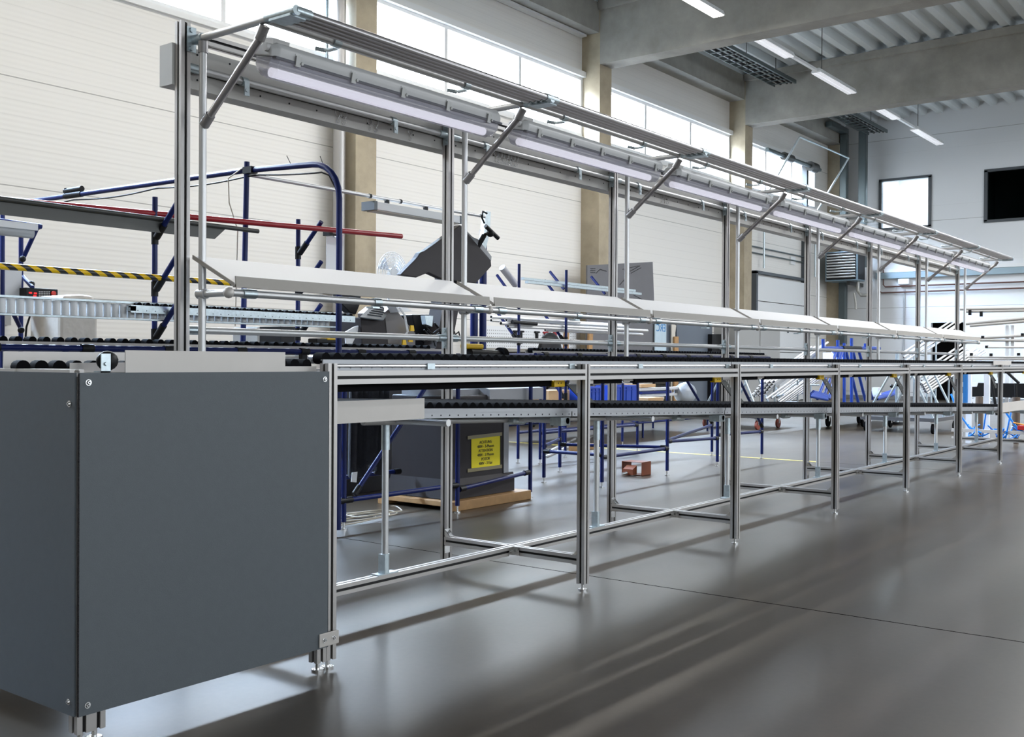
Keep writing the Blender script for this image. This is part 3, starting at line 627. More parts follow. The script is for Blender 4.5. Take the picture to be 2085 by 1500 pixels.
# ---- tilted white shelves
def make_shelf():
    L = 1.47
    t = thing('tilted_shelf', 'x', 'shelf', (0, 0, 0), 'tilted white shelves between the posts')
    # front lip at y=0, rear edge at y=+.15 and higher
    y1, z1 = .20, .118
    MB().poly([(0, .008, .008), (-.04, y1, z1), (L - .05, y1, z1), (L, .008, .008)], (0, .002, -.006)).build('shelf_board', WHITE, t)
    MB().poly([(0, 0, 0), (0, .003, .038), (L, .003, .038), (L, 0, 0)], (0, .006, .001)).build('front_lip', LIPM, t)
    MB().poly([(0, -.001, -.002), (0, .003, .008), (L, .003, .008), (L, -.001, -.002)], (0, .02, 0)).poly([(-.0, .009, .0), (-.04, y1, z1 - .012), (-.04, y1, z1 + .004), (-.0, .009, .014)], (-.004, 0, 0)).build('folded_edge', LIPM, t)
    return t
sh0 = None
for k in range(7):
    lab = '%s tilted white shelf board with grey front lip along the line' % ('nearest' if k == 0 else BAYN[k] if k == 6 else BAYN[k] + ' nearest')
    if sh0 is None: t = sh0 = make_shelf(); t['label'] = lab
    else: t = dup(sh0, label=lab)
    t.location = (XP[k] + .052, 3.118, 1.262)
# ---- tube lamps under the canopy
def make_lamp():
    t = thing('tube_lamp', 'x', 'lamp', (0, 0, 0), 'sealed tube lamps under the canopy')
    L = 1.34
    def cs(h0, pts, x0, x1, mats, nm, par, taper=.03):
        vs = []; n = len(pts)
        for x, s in ((x0, .72), (x0 + taper, 1), (x1 - taper, 1), (x1, .72)):
            vs += [(x, y * (s if s < 1 else 1), h0 + (z - h0) * s) for y, z in pts]
        fs = [(r * n + i, r * n + (i + 1) % n, (r + 1) * n + (i + 1) % n, (r + 1) * n + i) for r in range(3) for i in range(n)] + [tuple(range(n)), tuple(range(3 * n, 4 * n))]
        return MB().add(vs, fs).build(nm, mats, par, bevel=.004)
    body = cs(0, [(-.062, 0), (-.060, .034), (-.042, .052), (-.012, .056), (.012, .056), (.042, .052), (.060, .034), (.062, 0)], 0, L, BODY, 'lamp_body', t)
    cs(0, [(-.058, -.001), (-.055, -.042), (-.038, -.066), (0, -.075), (.038, -.066), (.055, -.042), (.058, -.001)], .004, L - .004, DIFF, 'diffuser', t)
    MB().tube((.05, .004, -.050), (L - .05, .004, -.050), .018, n=12).build('lamp_tube', TUBEL, t)
    MB().box((.01, -.066, -.006), (L - .01, .066, .003)).build('seal_rim', mat('dark_seal', (.10, .10, .12), .5), t)
    for i in range(5):
        x = .11 + i * (L - .22) / 4
        MB().box((x - .012, -.071, -.014), (x + .012, -.064, .024)).box((x - .012, -.062, .024), (x + .012, -.04, .03)).tube((x + .016, -.067, 0), (x + .016, -.075, .0), .006, n=8).build('clip', mat('clip_grey', (.42, .42, .41), .45, .3), t)
    MB().box((.015, -.03, .035), (.09, .03, .066)).tube((-.012, -.02, .03), (.03, -.02, .03), .016, n=10).build('end_cap', mat('cap_light_grey', (.58, .57, .56), .5), t)
    return t
lp = None
for k in range(7):
    lab = '%s sealed tube lamp hanging under the tube canopy' % ('nearest' if k == 0 else BAYN[k] if k == 6 else BAYN[k] + ' nearest')
    if lp is None: t = lp = make_lamp(); t['label'] = lab
    else: t = dup(lp, label=lab)
    t.location = (XP[k] + .115, 3.055, 2.10); t.rotation_euler = (math.radians(12), 0, 0)
    l = bpy.data.lights.new('tube_lamp_glow', 'AREA'); l.shape = 'RECTANGLE'; l.size = 1.24; l.size_y = .07; l.energy = .9; l.color = (.90, .88, 1.0)
    o = bpy.data.objects.new('tube_lamp_glow', l); o.location = (XP[k] + .115 + .67, 3.035, 2.026); COL.objects.link(o)
# ---- bent wire hooks on the edge of the trunking
def hook_mesh():
    pts = [(.016 * math.cos(a), 0, -.017 + .016 * math.sin(a)) for a in [1.9 + i * .45 for i in range(12)]]
    pts += [(.004, 0, -.038), (.0, 0, -.044)] + [(-.0 + .009 * math.cos(a), 0, -.052 + .009 * math.sin(a)) for a in [1.4 - i * .55 for i in range(9)]]
    return MB().path(pts, .0012, n=6)
hk = hook_mesh().build('wire_hook', STEEL)
hk_used = False
hooks = [(XP[0] + u, 'first bay, ' + w) for u, w in ((.80, 'left pair'), (.835, 'left pair'), (.99, 'middle pair'), (1.03, 'middle pair'), (1.255, 'single one'))]
hooks += [(XP[1] + .40 + i * .028, 'second bay') for i in range(7)] + [(XP[2] + .62 + i * .035, 'third bay') for i in range(3)] + [(XP[3] + .45 + i * .05, 'fourth bay') for i in range(4)] + [(XP[5] + .5 + i * .06, 'sixth bay') for i in range(3)]
cnt = {}
WN = ['first', 'second', 'third', 'fourth', 'fifth', 'sixth', 'seventh']
for i, (x, w_) in enumerate(hooks):
    ci = cnt.get(w_, 0); cnt[w_] = ci + 1
    o = hk if not hk_used else hk.copy()
    if hk_used: COL.objects.link(o)
    hk_used = True
    o.location = (x, 3.388 + .0, 2.02 + .004); o.rotation_euler = (0, 0, random.uniform(-.5, .5))
    lab = {'first bay, left pair': ('left' if ci == 0 else 'right') + ' thin wire hook of the left pair hanging on the trunking, first bay', 'first bay, middle pair': ('left' if ci == 0 else 'right') + ' thin wire hook of the middle pair hanging on the trunking, first bay', 'first bay, single one': 'single thin wire hook just left of the second post'}.get(w_, '%s thin wire hook from the left on the trunking of the %s' % (WN[ci], w_))
    tag(o, lab, 'hook', 'wire hooks on the trunking, ' + w_)
# ================================================================== END ENCLOSURE (slate grey)
X0, X1, Y0, Y1, ZB, ZT = 1.477, 2.335, 2.53, 3.41, .078, .962
en = thing('end_enclosure', 'large slate grey panelled box closing the near end of the line', 'enclosure', (X0, Y0, 0))
def screw(p, x, y, z, ax):
    d = Vector((0, -1, 0)) if ax == 'y' else Vector((-1, 0, 0)); c = Vector((x, y, z))
    MB().tube(c, c + d * .0015, .0085, n=18).tube(c + d * .0015, c + d * .0055, .0062, n=16, r2=.0045).tube(c + d * .0055, c + d * .0058, .002, n=6, mi=1).build('screw', [STEEL, DARK], p)
fp = MB().poly([(X0, Y0 - .006, ZB), (X1, Y0 - .006, ZB), (X1, Y0 - .006, ZT), (X0, Y0 - .006, ZT)], (0, .0055, 0)).build('front_panel', PANEL, en)
MB().box((X0 - .0012, Y0 - .0063, ZB), (X0 + .0012, Y0 + .0, ZT)).build('panel_edge', EDGE, fp); MB().box((X1 - .001, Y0 - .006, ZB), (X1 + .001, Y0, ZT)).build('panel_edge', EDGE, fp)
for x, z in ((X0 + .025, ZT - .025), (X1 - .018, ZT - .025), (X0 + .025, ZB + .025), (X1 - .018, ZB + .025)): screw(fp, x, Y0 - .006, z, 'y')
sp = MB().box((X0 - .006, Y0 + .006, ZB), (X0 - .0005, Y1, ZT)).build('side_panel', PANEL, en)
for y, z in ((Y0 + .03, ZT - .08), (Y0 + .03, ZB + .035), (Y1 - .03, ZT - .05), (Y1 - .03, ZB + .035)): screw(sp, X0 - .006, y, z, 'x')
MB().box((X1 - .3, Y1, ZB), (X0, Y1 + .005, ZT)).build('rear_panel', PANEL, en)
for x, y in ((X0 + .02, Y0 + .02), (X0 + .06, Y0 + .02), (X0 + .02, Y1 - .02), (XL[0] - .042, Y0 + .02)):
    l = MB().prof('z', .03, ZT - .01, x, y).build('corner_leg', ALU, en); foot(x, y, l)
MB().prof('x', X0 + .08, XL[0] - .062, Y0 + .02, ZT - .032).prof('x', X0 + .08, XL[0] - .062, Y0 + .02, ZB + .04).build('inner_rail', ALU, en)
MB().prof('y', Y0 + .04, Y1 - .04, X0 + .02, ZT - .012, .04, .04).build('top_side_rail', ALUW, en)
jp = MB().box((XL[0] - .062, Y0 - .011, .082), (XL[0] + .022, Y0 - .0065, .126)).build('joint_plate', ALUW, en, bevel=.002)
for x in (XL[0] - .04, XL[0] + .0): screw(jp, x, Y0 - .011, .104, 'y')
# plates, small track pieces, rubber stop on top of the box
tag(MB().box((X0 + .167, Y0 + .05, ZT - .01), (X0 + .725, Y0 + .054, 1.022)).build('guide_plate', ALUW), 'brushed aluminium guide plate standing on the front edge of the grey box', 'plate')
tag(MB().box((X0 + .045, 3.0, ZT - .0), (X0 + .60, 3.004, 1.018)).build('guide_plate', ALUW), 'brushed aluminium guide plate at the rear left on top of the grey box', 'plate')
tag(MB().poly([(X0 + .03, 2.62, ZT - .0), (X0 + .03, 2.62, .987), (X0 + .42, 2.75, .990), (X0 + .42, 2.75, ZT)], (0, .003, 0)).build('guide_plate', ALUW), 'low slanted guide plate behind the rubber stop on the grey box', 'plate')
for nm, (xa, ya, xb, yb, zz), lab, n in (('a', (X0 + .0, 2.88, X0 + .62, 2.80, .970), 'short roller track across the top of the grey box', 12), ('b', (X0 + .55, 2.62, X1 + .0, 2.62, .978), 'short roller track leading from the grey box to the line', 6)):
    t = thing('roller_track', lab, 'roller track', (xa, ya, zz)); L = math.hypot(xb - xa, yb - ya); ang = math.atan2(yb - ya, xb - xa)
    MB().box((xa, ya - .036, zz - .036), (xa + L, ya - .031, zz)).box((xa, ya + .024, zz - .014), (xa + L, ya + .036, zz)).box((xa, ya - .033, zz - .036), (xa + L, ya + .03, zz - .033)).build('side_rail', ALUW, t)
    for i in range(n): MB().tube((xa + .03 + i * .05, ya - .022, zz + .004), (xa + .03 + i * .05, ya + .022, zz + .004), .0195, n=14).build('roller', BLACK, t)
    t.rotation_euler.z = ang
t = thing('rubber_stop', 'black oval rubber stop on a small steel bracket above the box corner', 'stop', (1.585, 2.56, ZT))
MB().box((1.551, 2.545, ZT - .0), (1.578, 2.549, 1.012)).box((1.551, 2.545, ZT), (1.578, 2.58, ZT + .004)).tube((1.564, 2.545, .985), (1.564, 2.54, .985), .005, n=8).build('bracket', GALV, t)
MB().sphere((1.602, 2.60, .993), .03, sc=(1.05, .62, .9), n=18).tube((1.575, 2.575, .99), (1.6, 2.6, .99), .012).build('rubber_ball', BLACKM, t)
tag(MB().box((XL[0] + .022, 2.585, .787), (XL[0] + .50, 2.589, .862)).build('guide_plate', ALUW), 'brushed aluminium plate fixed beside the box at lower track level', 'plate')
tag(MB().box((11.15, 2.56, .985), (11.9, 2.564, 1.03)).build('guide_plate', ALUW), 'aluminium guide plate on the upper track at the far end of the line', 'plate')
tag(MB().box((11.55, 2.57, .50), (12.6, 2.574, .60)).build('guide_plate', ALUW), 'aluminium guide plate on the lower track at the far end of the line', 'plate')
# ================================================================== BLUE ROLLER BENCHES (second line)
def sfoot(mb, x, y): mb.tube((x, y, 0), (x, y, .008), .022, n=12).tube((x, y, .008), (x, y, .05), .007)
def blue_bench(label, x0, x1, yf, yr, z, legs, rails, pitch, rlen, name='roller_bench'):
    t = thing(name, label, 'roller bench', ((x0 + x1) / 2, (yf + yr) / 2, 0))
    for x, y in legs:
        l = MB().tube((x, y, .045), (x, y, z), .015, n=14).build('leg', BLUE, t); m = MB(); sfoot(m, x, y); m.build('foot', STEEL, l)
    for a, b in rails:
        MB().tube(a, b, .0145).build('rail', BLUE, t); a, b = Vector(a), Vector(b); d = (b - a).normalized()
        MB().tube(a, a + d * .06, .0195).build('joint', BLACKM, t); MB().tube(b - d * .06, b, .0195).build('joint', BLACKM, t)
    for y in (yf, yr): MB().tube((x0, y, z), (x1, y, z), .0145).build('long_tube', BLUE, t)
    x = x0 + .12
    while x < x1 - .05:
        MB().tube((x - .03, yf, z), (x + .03, yf, z), .02).cbox((x, yf + .01, z - .03), (.035, .03, .05)).build('joint', BLACKM, t)
        MB().tube((x, yf, z - .032), (x, yr, z - .032), .013).build('cross_tube', ALUT, t); x += .44
    MB().box((x0, yf + .02, z + .008), (x1, yf + .025, z + .028)).box((x0, yf + .085, z + .012), (x1, yf + .092, z + .032)).build('side_rail', ALUW, t)
    r0 = MB().tube((0, -.025, 0), (0, .025, 0), .019, n=12).build('roller', BLACK, t, local=True); r0.location = (x0 + .03 - (x0 + x1) / 2, yf + .055 - (yf + yr) / 2, z + .032)
    n = int((x1 - x0 - .05) / pitch)
    for i in range(1, min(n, 98)):
        c = r0.copy(); COL.objects.link(c); c.parent = t; c.location = r0.location + Vector((i * pitch, 0, 0))
    return t
zb = 1.045
blue_bench('dark blue roller bench beside the saw, behind the grey box', 1.7, 5.22, 4.55, 5.05, zb, [(4.34, 4.56), (5.30, 4.50), (2.6, 4.56), (4.40, 5.0)],
           [((4.34, 4.56, .17), (5.30, 4.50, .18)), ((2.6, 4.56, .17), (4.34, 4.56, .17)), ((4.42, 4.555, .2), (5.12, 4.53, .93)), ((4.34, 4.60, .45), (3.5, 4.6, .95)), ((4.40, 5.0, .24), (5.28, 5.0, .24)), ((5.32, 4.50, .15), (6.18, 4.57, .19))], .066, .05)
blue_bench('dark blue roller bench with wheels, right of the saw', 6.2, 10.3, 4.53, 5.08, zb, [(6.20, 4.57), (7.06, 4.5), (8.18, 4.54), (9.23, 4.58), (10.29, 4.6), (7.04, 5.05), (7.8, 5.42), (10.21, 5.13)],
           [((7.06, 4.5, .26), (7.04, 5.05, .26)), ((7.06, 4.5, .24), (8.18, 4.54, .24)), ((8.18, 4.54, .3), (9.23, 4.58, .27)), ((8.18, 4.54, .31), (10.21, 5.13, .33)), ((7.04, 5.05, .3), (7.8, 5.42, .3)), ((7.8, 5.42, .25), (8.18, 4.54, .25)), ((9.23, 4.58, .3), (10.29, 4.6, .28)), ((10.29, 4.6, .33), (9.6, 4.6, .95)), ((10.21, 5.13, .35), (9.4, 5.13, 1.0))], .05, .05)
t = blue_bench('far dark blue tube bench behind the roller bench, near the yellow tape', 8.2, 10.9, 6.0, 6.6, .80, [(10.10, 5.98), (8.3, 6.0), (8.3, 6.6), (10.8, 6.6)], [((8.3, 6.0, .3), (10.1, 5.98, .3)), ((10.1, 5.98, .33), (10.8, 6.6, .33))], .06, .05)
# ------------------------------------------------------------ cantilever rack and its stock
PA, PB = Vector((3.36, 5.0, 0)), Vector((4.54, 5.2, 0))
armv = at(650, 447, X=4.54) - Vector((4.54, 5.2, at(606, 510, Y=5.2).z))
t = thing('cantilever_rack', 'dark blue tube rack with slanted arms carrying long bars, behind the nearest posts', 'rack', (3.95, 5.1, 0))
for (p, zs, top) in ((PA, (1.655, 1.375, 1.12), 1.87), (PB, (1.68, 1.43, 1.16), 1.895)):
    m = MB().tube((p.x, p.y, .045), (p.x, p.y, top), .0145).build('post', BLUE, t); f = MB(); sfoot(f, p.x, p.y); f.build('foot', STEEL, m)
    for z in zs:
        a = Vector((p.x + .0, p.y - .02, z)); MB().tube(a, a + armv, .0145).build('arm', BLUE, t)
        MB().tube((p.x, p.y, z - .04), (p.x, p.y, z + .04), .019).tube(a - armv * .02, a + armv * .32, .019).build('joint', BLACKM, t)
MB().tube((3.36, 5.0, .3), (4.54, 5.2, .3), .0145).build('base_tube', BLUE, t)
b = MB().box((1.6, 4.935, 1.672), (3.70, 4.941, 1.742)).poly([(3.70, 4.935, 1.672), (3.70, 4.935, 1.742), (3.78, 4.935, 1.742)], (0, .006, 0)).box((1.6, 4.935, 1.740), (3.78, 4.99, 1.746)).tube((1.6, 4.93, 1.745), (4.0, 4.93, 1.745), .013)
tag(b.build('steel_angle_bar', DARKST), 'long dark steel strip lying on the top arms of the blue rack', 'metal bar')
tag(MB().tube((2.2, 5.03, 1.745), (5.24, 4.96, 1.838), .017).build('red_tube', RED), 'long thin dark red tube lying on the blue rack', 'tube')
tag(MB().tube((1.7, 4.93, 1.428), (3.83, 4.93, 1.432), .0165).build('striped_bar', STRIPE), 'yellow and black striped round bar lying on the blue rack', 'bar')
t = thing('roller_conveyor', 'roller conveyor with white rollers lying on its side on the blue rack', 'conveyor', (3.2, 4.95, 1.2))
MB().box((1.6, 4.91, 1.284), (4.6, 4.96, 1.294)).box((1.6, 4.91, 1.20), (4.6, 4.96, 1.208)).build('side_rail', GALV, t)
r0 = MB().tube((0, 0, 0), (0, 0, .07), .0205, n=16).build('roller', WHITEP, t, local=True); r0.location = (1.63 - 3.2, -.008, .011)
for i in range(1, 65):
    c = r0.copy(); COL.objects.link(c); c.parent = t; c.location = r0.location + Vector((i * .0455, 0, 0))
t = thing('roller_track', 'galvanised skate-wheel track resting against the white-rollered conveyor', 'roller track', (3.9, 4.87, 1.24))
b = MB().box((3.13, 4.865, 1.236), (4.72, 4.87, 1.262)).box((3.13, 4.865, 1.262), (4.72, 4.885, 1.275)).box((3.13, 4.865, 1.245), (3.16, 4.9, 1.27))
for i in range(30): b.tube((3.17 + i * .052, 4.8645, 1.248), (3.17 + i * .052, 4.8652, 1.248), .003, n=6, mi=1)
b.build('side_rail', [GALV, DARK], t)
r0 = MB().tube((0, 0, 0), (0, .03, 0), .016, n=12).build('roller', BLACK, t, local=True); r0.location = (3.19 - 3.9, .01, .036)
for i in range(1, 30):
    c = r0.copy(); COL.objects.link(c); c.parent = t; c.location = r0.location + Vector((i * .052, 0, 0))
# ------------------------------------------------------------ blue portal frame with cables and its light
t = thing('blue_portal_frame', 'tall dark blue bent-tube frame rising over the saw bench', 'frame', (4.1, 5.4, 0))
arc = [(4.1, 4.355, 0.05), (4.1, 4.355, 1.90)] + [(4.1, 4.355 + .22 * (1 - math.cos(a)), 1.90 + .21 * math.sin(a)) for a in [i * .262 for i in range(1, 7)]] + [(4.1, 5.2, 2.14), (4.1, 8.1, 2.175)]
MB().path(arc, .0175, n=14).build('bent_tube', BLUE, t)
MB().tube((4.1, 5.22, .05), (4.1, 5.16, 2.19), .0165).build('post', BLUE, t)
MB().tube((4.1, 8.1, .05), (4.1, 8.1, 2.2), .0165).build('post', BLUE, t)
MB().cbox((4.1, 5.13, 2.135), (.05, .08, .04)).build('joint', BLACKM, t)
MB().tube((4.1, 6.98, 2.163), (4.1, 7.2, 2.166), .022).tube((4.1, 6.98, 2.2), (4.1, 7.2, 2.2), .02).tube((4.1, 7.18, 2.16), (4.1, 7.18, 2.22), .018).build('joint', MATS['black_plastic'], t)
b = []
for i in range(60):
    y = 4.5 + i * .06; b.append((4.1, y, 2.135 - (0 if y > 5.2 else (5.2 - y) * .03) - .03 - .02 * abs(math.sin(y * 3.1)) + (y - 5) * .012))
tag(MB().path([(4.12, 4.38, 1.7), (4.12, 4.40, 1.95), (4.12, 4.46, 2.04)] + b, .005).build('cable', BLACKM), 'black cable tied under the bent blue tube', 'cable')
tag(MB().path([(4.08, 5.18, 2.15), (4.07, 5.30, 2.10), (4.07, 5.29, 1.95), (4.08, 5.22, 1.78), (4.08, 5.24, 1.2)], .004).build('cable', CABLE), 'thin pale cable looping beside the tall blue post', 'cable')
for i, (u, v, u2, v2) in enumerate(((584, 317, 595, 340), (652, 318, 659, 338))):
    p = at(u2, v2, X=4.1); q = at(u, v, X=4.1); tag(MB().tube(p, q, .0022, n=5).build('cable_tie', BLACKM), ('left' if i == 0 else 'right') + ' upright cable tie end on top of the bent blue tube', 'cable tie')
t = thing('light_carrier_tube', 'grey tube carrying a light from the blue frame to the saw pole', 'tube', (5.2, 5.17, 2.1))
MB().tube((4.1, 5.17, 2.117), (6.40, 5.17, 2.118), .0125).build('tube', ALUT, t)
for x in (4.85, 5.15, 5.45): MB().tube((x - .008, 5.17, 2.118), (x + .008, 5.17, 2.118), .016).build('cable_tie', BLACKM, t)
t = thing('box_lamp', 'slim box-shaped machine lamp hanging under the grey tube', 'lamp', (5.5, 5.17, 2.0))
MB().box((5.15, 5.10, 2.02), (6.02, 5.22, 2.075)).build('housing', WHITEP, t, bevel=.003)
MB().box((5.12, 5.098, 2.018), (5.15, 5.222, 2.077)).build('end_cap', mat('slate_cap', (.10, .12, .14), .5), t); MB().box((6.02, 5.098, 2.018), (6.05, 5.222, 2.077)).build('end_cap', mat('slate_cap', (.10, .12, .14), .5), t)
MB().box((5.16, 5.11, 2.014), (6.01, 5.21, 2.02)).build('diffuser', mat('unlit_diffuser', (.6, .56, .48), .4), t)
for x in (5.3, 5.7): MB().box((x, 5.15, 2.075), (x + .02, 5.18, 2.11)).build('hanger', BLACKM, t)
t = thing('saw_pole', 'dark blue pole with ratchet head standing behind the saw', 'pole', (6.42, 5.2, 0))
MB().tube((6.42, 5.2, 0), (6.42, 5.2, 2.02), .028).tube((6.36, 5.24, 0), (6.36, 5.24, 1.62), .03).build('pole', BLUE, t)
MB().poly([(6.40, 5.16, 2.16), (6.46, 5.16, 2.16), (6.45, 5.16, 2.0), (6.40, 5.16, 1.86), (6.36, 5.16, 1.88), (6.38, 5.16, 2.0)], (0, .04, 0)).build('ratchet_head', GALV, t)
MB().path([(6.40, 5.15, 2.14), (6.35, 5.15, 2.15), (6.34, 5.15, 2.10), (6.37, 5.15, 2.06)], .008).build('lever', BLACKM, t)
MB().tube((6.45, 5.2, 1.56), (6.52, 5.2, 1.56), .022).build('knob', mat('teal_blue', (.02, .16, .3), .4), t)
# clipboard on the red tube
t = thing('clipboard', 'white paper sheet on a clipboard clamped below the red tube', 'clipboard', (4.7, 5.02, 1.5))
P = [at(665, 472, Y=5.06), at(701, 478, Y=5.06), at(699, 552, Y=5.06), at(664, 549, Y=5.06)]
MB().poly(P, (0, .003, 0)).build('paper', PAPER, t)
q = at(686, 479, Y=5.05); MB().box((q.x - .02, 5.05, q.z - .014), (q.x + .02, 5.058, q.z + .004)).build('clip', STEEL, t)
q = at(661, 474, Y=5.05); MB().cbox((q.x, 5.02, q.z + .005), (.03, .06, .05)).box((q.x, 5.045, q.z - .01), (q.x + .12, 5.063, q.z + .004)).build('clamp', BLACKM, t)
# ------------------------------------------------------------ band saw
sw = thing('band_saw', 'dark grey industrial saw on its cabinet with a tilted head, behind the second post', 'machine', (5.66, 4.8, 0))
cab = MB().box((5.36, 4.62, .13), (6.0, 5.16, .76)).build('cabinet', SAWM, sw, bevel=.01)
MB().poly([(5.33, 4.585, .07), (5.33, 4.585, .16), (5.36, 4.62, .2), (5.36, 5.16, .2), (5.33, 5.2, .07)], (.70, 0, 0)).build('plinth', SAWM, sw)
MB().box((5.94, 4.612, .2), (5.995, 4.62, .74)).build('door_edge', SAWL, cab)
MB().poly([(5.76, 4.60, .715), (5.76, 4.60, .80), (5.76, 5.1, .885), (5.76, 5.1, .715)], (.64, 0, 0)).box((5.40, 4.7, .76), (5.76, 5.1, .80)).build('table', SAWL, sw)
# upright column housing with vent plate and chute
def pz(pts, Y, ext, m, nm, bev=0): return MB().poly([at(u, v, Y=Y) for u, v in pts], (0, ext, 0)).build(nm, m, sw, bevel=bev)
pz([(735, 646), (783, 650), (790, 700), (800, 728), (738, 726)], 4.98, .3, SAWM, 'column_housing', .004)
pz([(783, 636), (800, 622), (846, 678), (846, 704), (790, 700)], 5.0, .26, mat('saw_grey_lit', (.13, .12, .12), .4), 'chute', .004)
v = MB().poly([at(760, 618, Y=5.1), at(800, 624, Y=5.1), at(781, 651, Y=4.93), at(733, 645, Y=4.93)], (0, .006, -.006))
vp = v.build('vent_plate', mat('vent_plate_grey', (.16, .18, .2), .5), sw)
sl = MB()
for i in range(5):
    f = .2 + i * .15
    a = at(760, 618, Y=5.1).lerp(at(733, 645, Y=4.93), f); b_ = at(800, 624, Y=5.1).lerp(at(781, 651, Y=4.93), f)
    sl.tube(a.lerp(b_, .2) + Vector((0, -.002, .002)), a.lerp(b_, .8) + Vector((0, -.002, .002)), .003, n=5)
sl.build('vent_slot', DARK, vp)
head = [(937, 458), (1000, 531), (1001, 542), (969, 577), (930, 572), (899, 567), (872, 555), (848, 565), (816, 559), (850, 524), (856, 514), (866, 510), (897, 488)]
hd = pz(head, 4.95, .05, SAWM, 'saw_head', .006)
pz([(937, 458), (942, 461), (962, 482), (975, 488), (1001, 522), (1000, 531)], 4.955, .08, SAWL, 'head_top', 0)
MB().poly([(5.62, 5.02, .88), (5.78, 5.02, .88), (5.98, 5.02, 1.62), (5.80, 5.02, 1.66)], (0, .12, 0)).build('saw_column', SAWM, sw)
q = at(986, 478, Y=4.93); MB().tube(q + Vector((0, -.0, 0)), q + Vector((.02, -.05, .02)), .012).tube(q + Vector((-.06, -.06, .055)), q + Vector((.09, -.06, -.02)), .016).sphere(q + Vector((.01, -.05, .01)), .03).tube(q, q + Vector((-.03, .04, -.09)), .02).build('handwheel', BLACKM, sw)
pz([(840, 640), (905, 640), (905, 700), (880, 712), (850, 690)], 5.15, .2, BLACKM, 'drive_unit', .01)
pz([(690, 585), (735, 590), (735, 615), (725, 640), (712, 636), (690, 612)], 5.2, .06, BLACKM, 'control_arm', .005)
for u, v, m, nm in ((838, 668, YEL, 'warning_label'), (835, 690, YEL, 'guard'), (822, 697, YEL, 'guard')):
    q = at(u, v, Y=4.94); MB().poly([q + Vector((-.012, 0, -.02)), q + Vector((.03, 0, -.02)), q + Vector((.022, 0, .02)), q + Vector((-.006, 0, .02))], (0, .01, 0)).build(nm, m, sw)
q0 = at(812, 625, Y=4.9); b = MB()
for o in (0, .012): b.path([q0 + Vector((o, 0, 0)), q0 + Vector((.05 + o, 0, -.05)), q0 + Vector((.08 + o, 0, -.16)), q0 + Vector((.05 + o, 0, -.2))], .004)
b.poly([at(805, 622, Y=4.92), at(825, 624, Y=4.92), at(840, 634, Y=4.92), at(812, 636, Y=4.92)], (0, .08, 0)).build('white_cover', WHITEP, sw)
random.seed(3); b = MB()
for i in range(10):
    a = at(850 + random.random() * 55, 655 + random.random() * 30, Y=5.0); b.path([a, a + Vector((.05, -.03, -.06)), a + Vector((.1, -.05, -.02)), a + Vector((.16, -.02, -.08))], .006)
b.build('hose', BLACKM, sw)
for u0, v0 in ((868, 650), (872, 648)): pass
pz([(865, 642), (882, 643), (880, 665), (868, 660)], 4.97, .04, GALV, 'vise')
# yellow warning sheet (taped on the cabinet)
sg = MB().poly([at(960, 893, Y=4.617), at(1018, 887, Y=4.617), at(1018, 947, Y=4.617), at(960, 953, Y=4.617)], (0, .0015, 0)).build('warning_sign', YELS)
tag(sg, 'yellow trilingual high-voltage warning sheet taped on the saw cabinet', 'sign')
c0 = at(989, 921, Y=4.6155)
text_mb('ACHTUNG\n400V - 3-Phasen\nATTENTION\n400V - 3 Phasen\nPOZOR\n400V - 3 Fázi', .028, ROT_FRONT, c0, INK, 'sign_text', sg)
for k, (a, b_) in enumerate((((952, 891), (1022, 883)), ((952, 958), (1022, 949)))):
    p, q = at(*a, Y=4.616), at(*b_, Y=4.616); MB().poly([p + Vector((0, -.001, .012)), q + Vector((0, -.001, .012)), q + Vector((0, -.001, -.012)), p + Vector((0, -.001, -.012))], (0, .0008, 0)).build('tape_strip', mat('brownish_tape', (.22, .19, .10), .3), sg)
tag(MB().box((5.28, 4.53, 0), (6.16, 4.60, .065)).box((5.28, 5.14, 0), (6.16, 5.21, .065)).box((5.28, 4.60, .03), (6.16, 5.14, .065)).build('pallet', WOOD, bevel=.004), 'low wooden pallet boards under the saw cabinet', 'pallet')
tag(MB().path([(4.55 + .22 * math.cos(a) * (1 + .15 * math.sin(2.3 * a)) + .012 * a, 4.72 + .11 * math.sin(a) * (1 + .2 * math.cos(1.7 * a)), .008 + .004 * math.sin(3 * a) + .002 * a) for a in [i * .22 for i in range(90)]], .0045, n=6).build('coiled_cable', CABLE), 'loose coil of beige cable lying on the floor under the saw bench', 'cable')
# cloths hanging under the bench
for i, (u0, u1, v0, v1) in enumerate(((716, 742, 790, 970), (742, 765, 790, 940), (762, 790, 790, 960))):
    n = 9; P = []; Yc = 4.86
    a0, a1 = at(u0, v0, Y=Yc), at(u1, v1, Y=Yc)
    front = []
    for j in range(n): x = a0.x + (a1.x - a0.x) * j / (n - 1); front.append((x, Yc + .03 * math.sin(j * 2.1 + i), 0))
    b = MB(); top = [(x, y, a0.z) for x, y, _ in front]; bot = [(x, y + .01, a1.z + .02 * math.sin(k * 1.3)) for k, (x, y, _) in enumerate(front)]
    bk = [(x, y + .012, z) for x, y, z in top]; bb = [(x, y + .012, z) for x, y, z in bot]
    vs = top + bot + bk + bb
    fs = [(j, j + 1, n + j + 1, n + j) for j in range(n - 1)] + [(2 * n + j, 3 * n + j, 3 * n + j + 1, 2 * n + j + 1) for j in range(n - 1)] + [(n + j, n + j + 1, 3 * n + j + 1, 3 * n + j) for j in range(n - 1)] + [(0, n, 3 * n, 2 * n), (n - 1, 3 * n - 1, 4 * n - 1, 2 * n - 1)] + [(j, 2 * n + j, 2 * n + j + 1, j + 1) for j in range(n - 1)]
    tag(b.add(vs, fs).build('hanging_cloth', CLOTH), ('left', 'middle', 'right')[i] + ' of three dark cloths hanging under the bench beside the saw', 'cloth')
